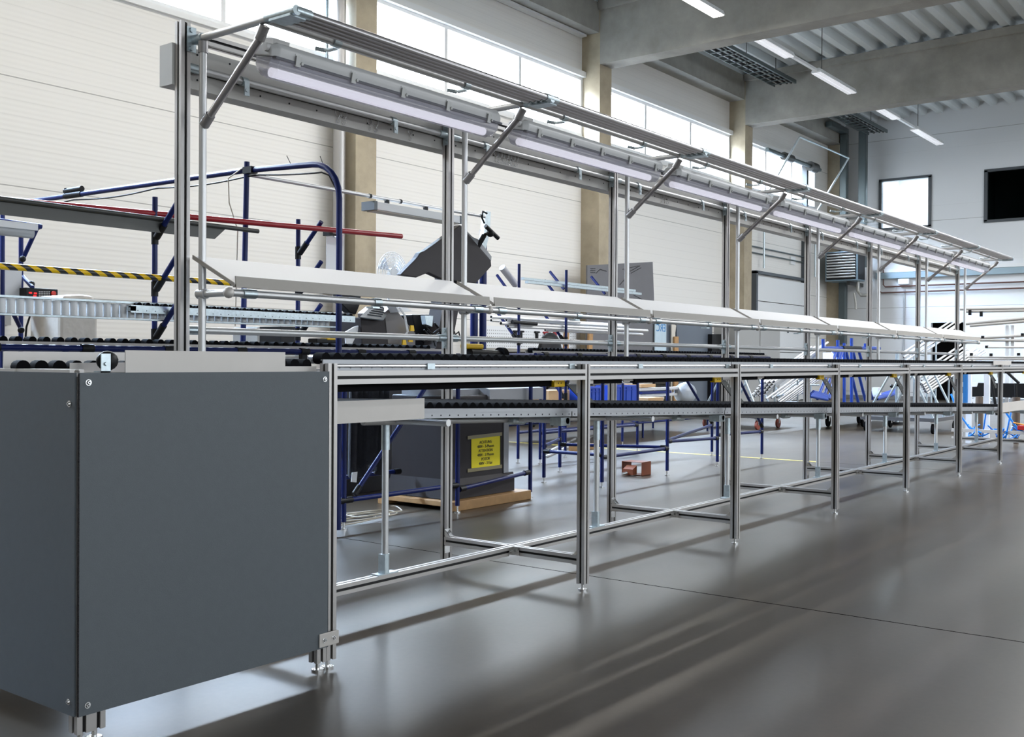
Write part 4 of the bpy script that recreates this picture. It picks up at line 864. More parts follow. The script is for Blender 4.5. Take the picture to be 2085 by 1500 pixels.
p = [at(717, 962, Y=4.84), at(728, 960, Y=4.84), at(726, 982, Y=4.84), at(715, 981, Y=4.84)]
tag(MB().poly(p, (0, .004, 0)).build('paper_tag', PAPER), 'small white tag hanging from the dark cloths under the bench', 'tag')
# fan behind
t = thing('pedestal_fan', 'round wire-grille pedestal fan showing above the nearest shelf', 'fan', (7.25, 7.0, 0))
c = at(798, 556, Y=7.0); R = .2
MB().tube(c + Vector((0, -.03, 0)), c + Vector((0, .02, 0)), .05, n=16).build('hub', WHITEP, t)
b = MB()
for r in (.06, .09, .12, .15, .18, .2):
    b.path([c + Vector((r * math.cos(a), -.05 + .04 * (r / .2), r * math.sin(a))) for a in [i * 6.2832 / 40 for i in range(41)]], .0032, n=5)
for i in range(48):
    a = i * 6.2832 / 48; b.tube(c + Vector((.05 * math.cos(a), -.045, .05 * math.sin(a))), c + Vector((R * math.cos(a), -.01, R * math.sin(a))), .0022, n=4)
b.build('grille', WHITEP, t)
for i in range(3):
    a = i * 2.094 + .4; MB().poly([c + Vector((.04 * math.cos(a), 0, .04 * math.sin(a))), c + Vector((.17 * math.cos(a - .35), 0, .17 * math.sin(a - .35))), c + Vector((.18 * math.cos(a + .45), .02, .18 * math.sin(a + .45)))], (0, .004, 0)).build('blade', mat('fan_blade', (.6, .64, .7), .3), t)
MB().tube((c.x, 7.04, .03), (c.x, 7.04, c.z), .014).tube((c.x, 7.04, 0), (c.x, 7.04, .03), .2, n=24).build('stand', WHITEP, t)
# white sheets & yellow tools on the roller bench near the saw
p = [at(703, 676, Y=5.0), at(722, 665, Y=5.0), at(730, 663, Y=5.0), at(728, 678, Y=5.0), at(716, 702, Y=5.0), at(705, 702, Y=5.0)]
tag(MB().poly(p, (0, .01, 0)).build('crumpled_paper', PAPER), 'crumpled white paper at the left side of the saw column', 'paper')
for i, (u0, u1, v, Yt, lb) in enumerate(((645, 690, 700, 4.72, 'black and yellow power tool lying on the roller bench, left of the saw'),)):
    a, b_ = at(u0, v, Y=Yt), at(u1, v, Y=Yt)
    t = thing('power_tool', lb, 'tool', (a.x, Yt, a.z))
    MB().box((a.x, Yt, 1.097), (b_.x, Yt + .08, 1.125)).build('body', BLACKM, t, bevel=.006)
    MB().box((a.x + .08, Yt - .004, 1.118), (b_.x - .03, Yt + .06, 1.129)).build('cover', YEL, t, bevel=.003)
t = thing('power_tool', 'dark drill-like tool with a round black wheel end, right of the second post', 'tool', (5.7, 4.5, 1.05))
a = at(955, 716, Y=4.62); b_ = at(1020, 722, Y=4.62)
MB().tube(a + Vector((0, 0, -.01)), b_ + Vector((0, 0, .0)), .035, r2=.03, n=16).build('body', BLACKM, t)
MB().tube(b_ + Vector((-.02, 0, 0)), b_ + Vector((.03, 0, 0)), .052, n=24).build('wheel', BLACK, t)
MB().box((a.x - .05, 4.60, a.z + .02), (a.x + .14, 4.66, a.z + .055)).build('cover', YEL, t, bevel=.01)
# orange foot pedal
q = at(1299, 968, Z=0)
t = thing('foot_pedal', 'orange steel foot pedal standing on the floor behind the line', 'foot pedal', (q.x, q.y, 0))
x, y = q.x, q.y
MB().box((x - .02, y - .05, 0), (x + .14, y - .045, .12)).box((x - .02, y + .15, 0), (x + .14, y + .155, .12)).box((x - .02, y - .05, .115), (x + .14, y + .155, .12)).box((x - .02, y - .05, 0), (x + .14, y + .155, .006)).build('hood', ORANGE, t, bevel=.002)
MB().poly([(x - .09, y + .0, .01), (x - .09, y + .0, .06), (x - .02, y + .0, .09), (x - .02, y + .0, .01)], (0, .1, 0)).build('pedal', ORANGE, t)
MB().tube((x - .1, y + .05, .03), (x - .13, y + .08, .02), .012).build('plug', STEEL, t)
for i, (u, v, u2, v2) in enumerate(((1105, 926, 1186, 886), (1112, 930, 1215, 884))):
    a, b_ = at(u, v, Z=.01), at(u2, v2, Z=.01); tag(MB().tube(a, b_, .02, n=4).build('aluminium_strip', ALUT), ('longer' if i else 'shorter') + ' pale aluminium strip lying on the floor behind the blue bench', 'strip')
for i, (u, v) in enumerate(((1168, 918), (1203, 914))):
    q = at(u, v, Z=0); tag(MB().cbox((q.x, q.y, .03), (.12, .1, .06), Matrix.Rotation(.5, 3, 'Z')).build('wood_offcut', WOOD, bevel=.004), ('left' if i == 0 else 'right') + ' small wooden offcut on the floor near the aluminium strips', 'offcut')
# ================================================================== SECOND RACK AND BACKGROUND
t = thing('cantilever_rack', 'dark blue tube rack with slanted arms carrying aluminium tubes, behind the second and third posts', 'rack', (8.6, 6.2, 0))
zt = [(1.80, 1.33), (1.80, 1.33)]
for (px, py, top) in ((8.21, 6.2, 1.94), (9.02, 6.2, 1.94)):
    m = MB().tube((px, py, .045), (px, py, top), .0145).build('post', BLUE, t); f = MB(); sfoot(f, px, py); f.build('foot', STEEL, m)
    for z in (1.56, 1.20, .62):
        a = Vector((px, py + .02, z)); e = Vector((0, .17, .19)); MB().tube(a, a + e * 1.5, .0145).build('arm', BLUE, t)
        MB().tube((px, py, z - .05), (px, py, z + .05), .02).tube(a, a + e * .3, .02).build('joint', BLACKM, t)
MB().tube((8.21, 6.2, .3), (9.02, 6.2, .3), .0145).build('base_tube', BLUE, t)
for i, (u, v, u2, v2) in enumerate(((1120, 553, 1148, 588), (1204, 563, 1232, 598))):
    a, b_ = at(u, v, Y=6.55), at(u2, v2, Y=6.35); MB().tube(a, b_, .015).build('arm', BLUE, t)
for i, dz in enumerate((0, .045)):
    a = at(1069, 568 + i * 4, Y=6.26); b_ = at(1296 + i * 9, 589 + i * 5, Y=6.26 - .03 * i)
    tag(MB().box((a.x, 6.27 - i * .05, 1.80 - i * .035), (b_.x, 6.31 - i * .05, 1.825 - i * .035)).build('aluminium_profile', GALV), ('rear' if i == 0 else 'front') + ' of two galvanised profiles on the top arms of the tube rack', 'profile')
tubes = [(1020, 658, 1318, 677, .022), (1000, 645, 1180, 650, .02), (1031, 651, 1270, 668, .022), (1092, 652, 1265, 662, .024), (1034, 664, 1250, 676, .02), (1000, 652, 1016, 653, .02), (1110, 672, 1308, 680, .02)]
nm = ['bottom right long pale tube in the bundle', 'dark-ended upper left tube in the bundle', 'middle pale tube in the bundle', 'thick upper right tube in the bundle', 'thin middle tube in the bundle', 'short left tube of the bundle', 'second lowest pale tube in the bundle']
for i, (u, v, u2, v2, r) in enumerate(tubes):
    Yt = 6.24 + .035 * (i % 4); a = at(u, v, Y=Yt); b_ = at(u2, v2, Y=Yt); b_.z = a.z
    tag(MB().tube(a, b_, r * .75, n=14, hollow=.004).build('aluminium_tube', [ALUT, DARK]), nm[i] + ' on the second blue rack', 'tube', 'aluminium tubes on the second blue rack')
a = at(1043, 655, Y=6.2); b_ = at(1092, 659, Y=6.2); tag(MB().tube(a, b_, .02).build('dark_tube', BLACKM), 'short black tube lying on the aluminium tubes of the second rack', 'tube')
a = at(1022, 544, Y=6.3); b_ = at(1050, 580, Y=6.3); tag(MB().tube(a, b_, .034, n=18).build('clear_roll', mat('clear_film_roll', (.6, .6, .63), .15, spec=.8)), 'leaning roll of clear film above the shelves', 'roll')
# pegboard bench on the wall
t = thing('pegboard_bench', 'workbench with white pegboard and hanging tools at the wall', 'workbench', (14.5, 10.7, 0))
MB().box((13.1, 10.6, 1.2), (15.75, 10.62, 1.56)).build('pegboard', WHITEP, t)
b = MB()
for i in range(52):
    for j in range(6): b.box((13.15 + i * .05, 10.5985, 1.23 + j * .05), (13.162 + i * .05, 10.6, 1.242 + j * .05))
b.build('peg_hole', DARK, t)
MB().box((13.1, 9.95, 1.1), (15.75, 10.6, 1.14)).build('worktop', SAWM, t); MB().box((13.15, 10.0, .1), (15.7, 10.58, 1.1)).build('cabinet', mat('bench_dark_grey', (.09, .09, .10), .5), t)
for i, (x, dz) in enumerate(((13.9, .18), (14.05, .2), (14.5, .1), (14.75, .1), (15.05, .1))):
    MB().box((x, 10.57, 1.48 - dz), (x + .05, 10.6, 1.5)).box((x - .03, 10.565, 1.47), (x + .09, 10.6, 1.5)).build('hanging_tool', BLACKM if i < 3 else RED, t)
a = at(1120, 684, Y=9.3)
t = thing('office_chair', 'black office chair with rounded back in front of the pegboard bench', 'chair', (a.x, 9.3, 0))
MB().sphere((a.x, 9.3, 1.15), .3, sc=(1, .25, .95), n=18).build('backrest', BLACKM, t); MB().sphere((a.x, 9.6, .62), .28, sc=(1, 1, .25), n=18).build('seat', BLACKM, t)
MB().tube((a.x, 9.6, .1), (a.x, 9.6, .6), .03).path([(a.x, 9.6, .5), (a.x, 9.35, .55), (a.x, 9.3, .9)], .02).build('column', BLACKM, t)
for i in range(5): an = i * 1.2566; MB().tube((a.x, 9.6, .12), (a.x + .3 * math.cos(an), 9.6 + .3 * math.sin(an), .07), .02).sphere((a.x + .3 * math.cos(an), 9.6 + .3 * math.sin(an), .03), .03).build('castor_leg', BLACKM, t)
def board(pts, Y, ext, m, name, label, cat, bottom=0, lean=.0):
    P = [at(u, v, Y=Y) for u, v in pts]; P += [Vector((P[-1].x, Y, bottom)), Vector((P[0].x, Y, bottom))]
    return tag(MB().poly(P, (0, ext, 0)).build(name, m), label, cat)
g = board([(1196, 540), (1329, 533), (1333, 640)], 10.35, .03, BOARD, 'grey_board', 'tall dark grey marked board leaning at the wall before the concrete column', 'board')
b = MB()
for i in range(9): q = at(1204 + (i % 3) * 3.5, 545 + (i // 3) * 4, Y=10.345); b.box((q.x - .02, 10.342, q.z - .02), (q.x + .02, 10.349, q.z - .008))
for (u, v, u2, v2) in ((1283, 552, 1303, 541), (1285, 556, 1305, 545), (1268, 548, 1300, 541), (1214, 556, 1222, 548), (1222, 548, 1235, 552), (1262, 580, 1282, 557), (1290, 600, 1312, 612)):
    b.tube(at(u, v, Y=10.345), at(u2, v2, Y=10.345), .006, n=4)
b.build('marking', INK, g)
r = board([(1334, 657), (1357, 657)], 10.3, .02, mat('pale_blue_film', (.50, .62, .70), .4, vary=.1), 'film_sheet', 'pale blue packaging sheet with blue letters hanging beside the dark boards', 'sheet', bottom=.6)
c0 = at(1346, 668, Y=10.296)
text_mb('ERC', .21, ROT_FRONT @ Matrix.Diagonal((-1, 1, 1)), c0, mat('print_blue', (.02, .2, .5), .5), 'printed_letters', r)
board([(1357, 658), (1369, 659)], 10.32, .02, BOARD2, 'dark_board', 'narrow dark blue-grey board right of the pale blue sheet', 'board')
board([(1368, 660), (1377, 662), (1370, 720)], 10.25, .02, mat('beige_strip_board', (.6, .57, .5), .6), 'narrow_board', 'narrow pale upright board between the dark boards', 'board')
board([(1378, 658), (1450, 661)], 10.3, .03, BOARD2, 'large_board', 'large blue-grey glossy board standing at the wall behind the third shelf', 'board')
board([(1374, 685), (1382, 685)], 10.2, .03, WOOD, 'wooden_plank', 'short wooden slat standing before the blue-grey board', 'slat')
board([(1450, 680), (1470, 680)], 10.2, .25, BLACKM, 'black_cabinet', 'narrow black cabinet right of the blue-grey board', 'cabinet')
t = thing('grey_cabinet', 'light grey two-door steel cabinet at the wall left of the sectional door', 'cabinet', (22.3, 10.2, 0))
MB().box((20.95, 9.95, 0), (23.2, 10.5, 1.82)).build('body', mat('cabinet_grey', (.34, .34, .33), .45), t)
for i in range(2): MB().box((20.99 + i * 1.11, 9.935, .05), (22.06 + i * 1.11, 9.948, 1.78)).build('door', MATS['cabinet_grey'], t)
for i, x in enumerate((14.95, 15.7)): tag(MB().cbox((x, 10.3, .75), (.12, .04, 1.5), Matrix.Rotation(.06, 3, 'Y')).build('wooden_post', WOOD), ('left' if i == 0 else 'right') + ' pale wooden plank leaning beside the grey marked board', 'plank')
# low bench with blue crates and material
Yc = 7.2
zt_ = at(1300, 826, Y=Yc).z
t = thing('material_bench', 'low blue-legged bench with crates, boxes and aluminium stock', 'bench', (10.6, Yc, 0))
x0, x1 = at(1120, 826, Y=Yc).x, at(1425, 826, Y=Yc).x
MB().box((x0, 7.0, zt_ - .03), (x1, 8.0, zt_)).build('tabletop', mat('bench_ply', (.45, .42, .36), .6), t)
for x in (x0 + .05, (x0 + x1) / 2, x1 - .05):
    for y in (7.05, 7.95): MB().tube((x, y, .0), (x, y, zt_ - .03 if y > 7.5 else zt_ - .03), .0145).build('leg', BLUE, t)
MB().tube((x0, 7.05, .2), (x1, 7.05, .2), .0145).tube((x0, 7.95, .2), (x1, 7.95, .2), .0145).build('rail', BLUE, t)
def crate(u0, u1, v0, Yt, label):
    a, b_ = at(u0, v0, Y=Yt), at(u1, v0, Y=Yt); h = a.z - zt_; d = .3; w_ = b_.x - a.x
    t = thing('blue_crate', label, 'crate', (a.x, Yt, zt_), 'blue plastic crates on the low bench')
    m = MB().box((a.x, Yt, zt_), (b_.x, Yt + .012, zt_ + h)).box((a.x, Yt + d - .012, zt_), (b_.x, Yt + d, zt_ + h)).box((a.x, Yt, zt_), (a.x + .012, Yt + d, zt_ + h)).box((b_.x - .012, Yt, zt_), (b_.x, Yt + d, zt_ + h)).box((a.x, Yt, zt_), (b_.x, Yt + d, zt_ + .012))
    m.build('shell', BLUEP, t)
    m = MB().box((a.x - .01, Yt - .01, zt_ + h - .02), (b_.x + .01, Yt, zt_ + h)).box((a.x - .006, Yt - .008, zt_ + h - .06), (b_.x + .006, Yt, zt_ + h - .05))
    for i in range(5): x = a.x + (b_.x - a.x) * i / 4; m.box((x - .008, Yt - .008, zt_), (x + .008, Yt, zt_ + h))
    m.build('rim', BLUEP, t)
crate(1252, 1298, 785, 7.05, 'blue plastic crate in full view under the third bay, left of the aluminium stock')
crate(1198, 1228, 788, 7.05, 'blue plastic crate half hidden by the diagonal brace and leg')
def boxy(name, m, label, cat, u0, v0, u1, v1, Yt, d=.2, group=None, bot=None):
    a, b_ = at(u0, v0, Y=Yt), at(u1, v1, Y=Yt); return tag(MB().box((a.x, Yt, b_.z if bot is None else bot), (b_.x, Yt + d, a.z)).build(name, m, bevel=.003), label, cat, group)
boxy('cardboard_box', CARD, 'open cardboard box right of the blue crate on the low bench', 'box', 1320, 810, 1351, 826, 7.05, .3, bot=zt_)
boxy('cardboard_box', CARD, 'flat cardboard box on top of the aluminium stock', 'box', 1306, 782, 1335, 788, 7.4, .3)
boxy('cardboard_box', CARD, 'cardboard box left of the half hidden blue crate', 'box', 1118, 795, 1160, 806, 7.3, .3, bot=zt_)
for i, (v, u1) in enumerate(((790, 1384), (797, 1360), (803, 1384), (809, 1345))):
    a, b_ = at(1300, v, Y=7.45), at(u1, v, Y=7.45)
    tag(MB().box((a.x, 7.42 - .03 * (i % 2), a.z - .035), (b_.x, 7.52, a.z)).build('aluminium_profile', ALUT if i != 1 else BLUE), ['topmost pale profile', 'dark blue profile second from the top', 'third pale profile from the top', 'lowest pale profile'][i] + ' in the stack behind the blue crate', 'profile', 'profiles stacked behind the blue crate')
tag(MB().sphere(at(1395, 800, Y=7.4), .2, sc=(1, .8, .8), n=14).build('plastic_bag', mat('bag_grey', (.25, .27, .3), .3, bump=.8, bscale=12)), 'crumpled grey plastic bag at the right end of the low bench', 'bag')
# ------------------------------------------------------------ trolleys
def caster(par, x, y, m=BLACK, r=.06):
    c = MB().tube((x, y - .015, r), (x, y + .015, r), r, n=18).build('wheel', m, par)
    MB().box((x - .02, y - .022, r), (x + .02, y - .018, r + .09)).box((x - .02, y + .018, r), (x + .02, y + .022, r + .09)).box((x - .04, y - .03, r + .085), (x + .04, y + .03, r + .095)).build('fork', STEEL, c)
NUM = ['first', 'second', 'third', 'fourth', 'fifth', 'sixth', 'seventh', 'eighth', 'ninth']
def tube_trolley(name, label, c, wheels, zt, d, tubes, frame_m, tube_m, glabel, tlabel, hollow=True, wm=BLACK, hgt=.95, n_up=3, ranks=()):
    cx, cy = c
    t = thing(name, label, 'trolley', (cx, cy, 0)); xs = [w_[0] for w_ in wheels]; ys = [w_[1] for w_ in wheels]
    MB().box((min(xs) - .1, min(ys) - .05, .17), (max(xs) + .1, max(ys) + .05, .22)).build('platform', mat('platform_dark', (.06, .06, .065), .5), t)
    for x, y in wheels: caster(t, x, y, wm, .07)
    for i in range(n_up):
        x = min(xs) + (max(xs) - min(xs)) * i / (n_up - 1)
        for y, sg in ((min(ys), 1), (max(ys), -1)):
            MB().tube((x, y, .22), (x, cy + .1 * -sg, hgt), .0165).build('upright', frame_m, t)
    MB().tube((min(xs) - .1, cy, hgt), (max(xs) + .1, cy, hgt), .0165).build('top_bar', frame_m, t)
    d = Vector(d).normalized()
    for a, b in ranks:
        p, q = tubes[a][0], tubes[b][0]
        for f in (.12, .6):
            m = MB().tube(p + d * f + Vector((-.02, .06, -.034)), q + d * f + Vector((.02, -.06, -.034)), .014, n=8)
            e = (p + q) / 2 + d * f; m.tube((e.x, e.y, .22), (e.x, e.y, e.z - .034), .014, n=8)
            m.build('support_arm', frame_m, t)
    for i, (p, L) in enumerate(tubes):
        m = MB().tube((0, 0, 0), d * L, .016, n=10, hollow=.003 if hollow else 0); o = m.build('loose_tube', [tube_m, DARK]); o.location = p + Vector(o.location)
        tag(o, tlabel(i), 'tube', glabel)
    return t
random.seed(11)
tb = []
p0 = at(1550, 792, Y=6.6)
for r_ in range(4):
    for c_ in range(6): tb.append((p0 + Vector((.045 * r_, .035 * c_ - .05 * r_, -.042 * c_ + .012 * r_ + .08)), .9 + random.random() * .35))
for i in range(7): tb.append((at(1560 + i * 11, 812 - i * 1.5, Y=6.5), .9 + random.random() * .3))
for i in range(8): tb.append((at(1583 + (i % 4) * 6, 816 + (i // 4) * 6, Y=6.40 - .02 * (i // 4)), 1.0))
tube_trolley('tube_trolley', 'wheeled trolley heaped with pale aluminium tubes, under the fourth bay', (15.2, 7.0), [(14.6, 6.6), (15.3, 6.58), (14.7, 7.5), (15.6, 7.5)], .9, (.62, -.38, .45), tb, GALV, ALUT, 'aluminium tubes on the trolley under the fourth bay', lambda i: ('%s tube from the left, %s row of the main heap, fourth-bay trolley' % (NUM[i % 6], NUM[i // 6])) if i < 24 else ('%s tube from the left, right-hand slanting rank, fourth-bay trolley' % NUM[i - 24] if i < 31 else '%s tube of the %s row in the low bundle, fourth-bay trolley' % (NUM[(i - 31) % 4], ('upper', 'lower')[(i - 31) // 4])), wm=WHEEL, ranks=((18, 23), (24, 30), (35, 38)))
tb = []
p0 = at(1888, 800, Y=4.9)
for r_ in range(3):
    for c_ in range(5): tb.append((p0 + Vector((.05 * r_, .02 * c_ + .035 * r_, .035 * c_ + .01 * r_)), .9 + random.random() * .4))
for i in range(5): tb.append((at(1862 + i * 7, 766 + i * 4, Y=5.0), 1.0))
for i in range(8): tb.append((at(1836 + i * 4, 720 + (i % 3) * 7, Y=5.2), .8 + random.random() * .3))
tube_trolley('tube_trolley', 'wheeled trolley of aluminium tubes near the far end of the line', (16.0, 4.8), [(15.5, 4.35), (16.6, 4.35), (15.5, 5.3), (16.6, 5.3)], .9, (.6, -.42, .42), tb, GALV, ALUT, 'aluminium tubes on the trolley near the far end', lambda i: ('%s tube from the bottom, %s column of the low heap, far trolley' % (NUM[i % 5], NUM[i // 5])) if i < 15 else ('%s tube from the left, middle rank, far trolley' % NUM[i - 15] if i < 20 else '%s tube from the left, top rank under the shelf end, far trolley' % NUM[i - 20]), ranks=((0, 10), (15, 19), (20, 27)))
# blue A-frame trolley
t = thing('blue_tube_trolley', 'bright blue A-frame trolley holding blue tubes, seen under the fifth shelf', 'trolley', (16.9, 6.0, 0))
for x, y in ((16.1, 6.1), (16.4, 5.65), (17.3, 6.03), (17.9, 5.7)): caster(t, x, y, BLACK, .085)
a, b_ = at(1676, 824, Y=5.8), at(1830, 822, Y=5.8)
MB().box((a.x, 5.6, .22), (b_.x, 6.3, .30)).build('platform', MATS['platform_dark'], t)
q0, q1 = at(1676, 709, Y=5.95), at(1790, 709, Y=5.95)
MB().tube(q0, q1, .03).build('top_bar', BLUEB, t); m0, m1 = at(1715, 708, Y=5.94), at(1752, 709, Y=5.94); MB().tube(m0, m1, .034).build('black_grip', BLACKM, t)
for (u, v, u2, v2) in ((1706, 692, 1706, 830), (1719, 698, 1719, 830), (1734, 688, 1734, 830), (1762, 699, 1762, 712), (1676, 690, 1676, 712), (1700, 712, 1684, 735), (1664, 812, 1704, 712), (1676, 812, 1712, 712), (1688, 812, 1716, 712), (1750, 830, 1722, 712), (1762, 815, 1736, 712), (1776, 812, 1748, 712)):
    MB().tube(at(u, v, Y=5.95), at(u2, v2, Y=5.95), .024).build('upright', BLUEB, t)
for i in range(5):
    for side in (0, 1):
        a = at((1648 if side == 0 else 1786) + i * 2, (806 if side == 0 else 812) - i * 2.2, Y=5.75 + .05 * i); b_ = at((1684 if side == 0 else 1822) + i * 0, (813 if side == 0 else 802) - i * 2.0, Y=5.75 + .05 * i)
        tag(MB().tube(a, b_, .024, n=12, hollow=.005).build('blue_tube', [BLUEB, DARK]), '%s bright blue tube from the bottom on the %s tray of the blue trolley' % (NUM[i], 'left' if side == 0 else 'right'), 'tube', 'blue tubes on the %s tray of the blue trolley' % ('left' if side == 0 else 'right'))
a = at(1686, 727, Y=5.9); tag(MB().cbox(a, (.16, .1, .14)).build('paper_note', PAPER), 'small white paper tied to the left of the blue trolley', 'paper')
a = at(1785, 798, Y=5.9); tag(MB().cbox(a, (.16, .1, .16)).build('paper_note', PAPER), 'small white paper on the right tray of the blue trolley', 'paper')
t = thing('stand_pole', 'slim grey stand with two black knobs before the end wall', 'stand', (17.5, 5.2, 0))
a = at(1827, 760, Y=5.46); MB().tube((a.x, 5.46, .04), (a.x, 5.46, 1.2), .03).build('pole', GALV, t); MB().tube((a.x, 5.46, 0), (a.x, 5.46, .04), .10).build('base', BLACKM, t)
for u, v in ((1816, 786), (1829, 783)): q = at(u, v, Y=5.41); MB().sphere(q, .05, sc=(1, .6, .6)).tube(q, (a.x, 5.46, q.z), .01).build('knob', BLACKM, t)
# ------------------------------------------------------------ far station beyond the line
t = thing('tube_shelf_stand', 'white tube stand with many crosswise rails at the far right', 'stand', (15.2, 3, 0))
for u, v, v2 in ((1955, 629, 627), (1965, 634, 632), (1965, 659, 648), (1975, 663, 654), (1990, 688, 683), (1992, 692, 693)):
    a, b_ = at(u, v, X=15.2), at(2085, v2, X=15.2); b_ = b_ + (b_ - a) * .6; MB().tube(a, b_, .02).build('cross_rail', ALUW, t)
for u, v, v2 in ((2008, 707, 707), (1972, 726, 727), (1975, 731, 731)):
    a, b_ = at(u, v, X=14.6), at(2085, v2, X=14.6); b_ = b_ + (b_ - a) * .5; MB().tube(a, b_, .014).build('cross_rail', ALUW, t)
for u in (2050, 2061): a = at(u, 662, X=15.2); MB().box((15.22, a.y - .02, 0), (15.26, a.y + .02, a.z)).build('upright', WHITEP, t)
for u, v, X in ((1975, 636, 15.15), (1998, 639, 15.15), (2009, 706, 14.6), (1978, 721, 14.6), (2018, 722, 14.6), (2074, 721, 14.6), (2001, 686, 15.1), (2082, 681, 15.1)):
    q = at(u, v, X=X); MB().cbox(q, (.03, .035, .07 if v < 650 else .035)).build('end_cap', BLACKM, t)
t = thing('black_table', 'black workbench table with brown lifting columns at the far right', 'table', (14.8, 2.9, 0))
a, b_ = at(1960, 776, X=14.8), at(2085, 778, X=14.8)
MB().box((14.8, b_.y - 1.2, at(2000, 808, X=14.8).z), (15.12, a.y - .1, a.z - .02)).build('tabletop_body', BLACKM, t)
for u, u2, v, v2 in ((1984, 1995, 846, 893), (2060, 2071, 848, 880)):
    a, b_ = at((u + u2) / 2, v, X=14.2), at((u + u2) / 2, v2, X=14.2)
    MB().tube((14.3, a.y, .15), (14.3, a.y, at(2000, 808, X=14.8).z + .02), .045).tube((14.3, a.y, 0), (14.3, a.y, .15), .03).build('lifting_column', mat('column_brown', (.10, .07, .05), .5), t)
for u, v, u2, v2 in ((2012, 756, 2026, 776), (2050, 757, 2075, 780), (2017, 765, 2030, 845), (2068, 780, 2070, 840)): MB().tube(at(u, v, X=14.5), at(u2, v2, X=14.5), .018).build('monitor_arm', BLACKM, t)
tag(MB().poly([at(1958, 778, X=14.3), at(1991, 778, X=14.3), at(1988, 787, X=14.3), at(1958, 787, X=14.3)], (.03, 0, 0)).build('white_tray', PAPER), 'white tray in front of the black table at the far right', 'tray')
tag(MB().poly([at(1976, 812, X=14.4), at(2003, 806, X=14.4), at(2018, 815, X=14.4), at(2012, 822, X=14.4), at(1985, 825, X=14.4)], (.05, 0, 0)).build('white_bin', PAPER), 'white bin under the black table at the far right', 'bin')
t = thing('white_post_frame', 'tall white profile posts standing beyond the end of the line', 'frame', (14.0, 3.3, 0))
for u, v, v2 in ((2009, 756, 824), (1972, 760, 818), (1953, 800, 812)): a = at(u, v, X=14.0); MB().box((14.0, a.y - .03, 0), (14.06, a.y + .03, a.z)).build('post', WHITEP, t)
a = at(1967, 760, X=13.9); MB().box((13.88, a.y - .02, at(1967, 820, X=13.9).z), (13.92, a.y + .03, a.z)).build('blue_strip', mat('strip_blue', (.02, .16, .42), .4), t)
MB().box((13.6, 2.2, .16), (13.64, 3.6, .2)).box((13.6, 2.2, .08), (13.64, 3.6, .1)).build('base_bar', ALUW, t)
random.seed(5)
for i in range(12):
    y = 3.55 - i * .10; pts = [(13.7 + random.uniform(-.1, .1), y + random.uniform(-.08, .08), .45 if i % 3 == 0 else .16 + random.random() * .1)]
    for j in range(5): pts.append((13.7 + random.uniform(-.15, .15), y - j * .06 + random.uniform(-.03, .03), .10 + random.random() * .13))
    tag(MB().path(pts, .009, n=6).build('air_hose', HOSE), '%s bright blue air hose from the left in the tangle under the far table' % (NUM + ['tenth', 'eleventh', 'twelfth'])[i], 'hose', 'blue air hoses under the far table')
for i in range(2): tag(MB().path([(13.65, 3.62 - i * .55, .62), (13.6, 3.52 - i * .55, .4), (13.62, 3.4 - i * .55, .22), (13.6, 3.25 - i * .55, .16)], .012, n=6).build('air_hose', HOSE), ('left' if i == 0 else 'right') + ' blue air hose hanging down from the far line end', 'hose')
tag(MB().path([(13.6, 2.9, .3), (13.62, 2.75, .27), (13.6, 2.6, .32), (13.62, 2.45, .26), (13.6, 2.3, .3)], .008, n=6).build('orange_cable', mat('orange_cable_skin', (.8, .35, .05), .4)), 'orange cable above the blue hoses at the far right', 'cable')
tag(MB().cbox((13.62, 2.7, .24), (.08, .3, .05)).build('red_block', mat('red_plastic', (.45, .02, .02), .4), bevel=.005), 'small dark red block among the blue hoses', 'block')
# ------------------------------------------------------------ bench at the far left
t = thing('blue_workbench', 'dark blue tube workbench frame with a lamp at the far left wall', 'workbench', (4.0, 8.2, 0))
for u, v, v2 in ((43, 462, 700), (5, 480, 590)): a = at(u, v, Y=8.2); MB().tube((a.x, 8.2, 0), (a.x, 8.2, a.z + .02), .018).build('post', BLUE, t)
MB().tube(at(-40, 444, Y=7.9), at(84, 461, Y=7.9), .02).build('top_tube', BLUE, t)
MB().tube(at(76, 463, Y=7.9), at(46, 528, Y=8.18), .017).build('brace', BLUE, t); MB().tube(at(28, 640, Y=8.0), at(43, 670, Y=8.18), .017).build('brace', BLUE, t); MB().tube(at(47, 563, Y=8.18), at(66, 585, Y=8.0), .017).build('brace', BLUE, t)
for u, v in ((30, 455), (78, 461), (46, 527), (43, 672), (64, 578)): MB().sphere(at(u, v, Y=8.05), .026).build('joint', BLACKM, t)
t = thing('tube_lamp', 'old tube lamp hanging from the blue workbench at the left edge', 'lamp', (3.9, 7.9, 1.95))
a, b_ = at(-60, 452, Y=7.9), at(72, 470, Y=7.9)
MB().box((a.x, 7.86, b_.z), (b_.x, 7.96, b_.z + .05)).build('lamp_body', WHITEP, t); MB().tube((a.x, 7.91, b_.z - .02), (b_.x - .02, 7.91, b_.z - .02), .04, n=14).build('diffuser', mat('old_diffuser', (.42, .44, .46), .3), t)
tag(MB().poly([at(-60, 533, Y=8.1), at(45, 537, Y=8.1), at(43, 603, Y=8.1), at(-60, 600, Y=8.1)], (0, .02, 0)).build('white_sheet', WHITEP), 'white-blue sheet panel mounted on the blue workbench at the left edge', 'panel')
t = thing('clipboard', 'small clip on the top of the white panel at the left edge', 'clip', (4.1, 8.08, 1.7)); MB().box(at(8, 534, Y=8.07), at(32, 540, Y=8.08)).build('clip', STEEL, t)
t = thing('control_panel', 'dark machine control box with red lights and buttons at the left wall', 'control panel', (4.4, 8.0, 1.45))
a, b_ = at(53, 585, Y=8.0), at(118, 612, Y=8.0)
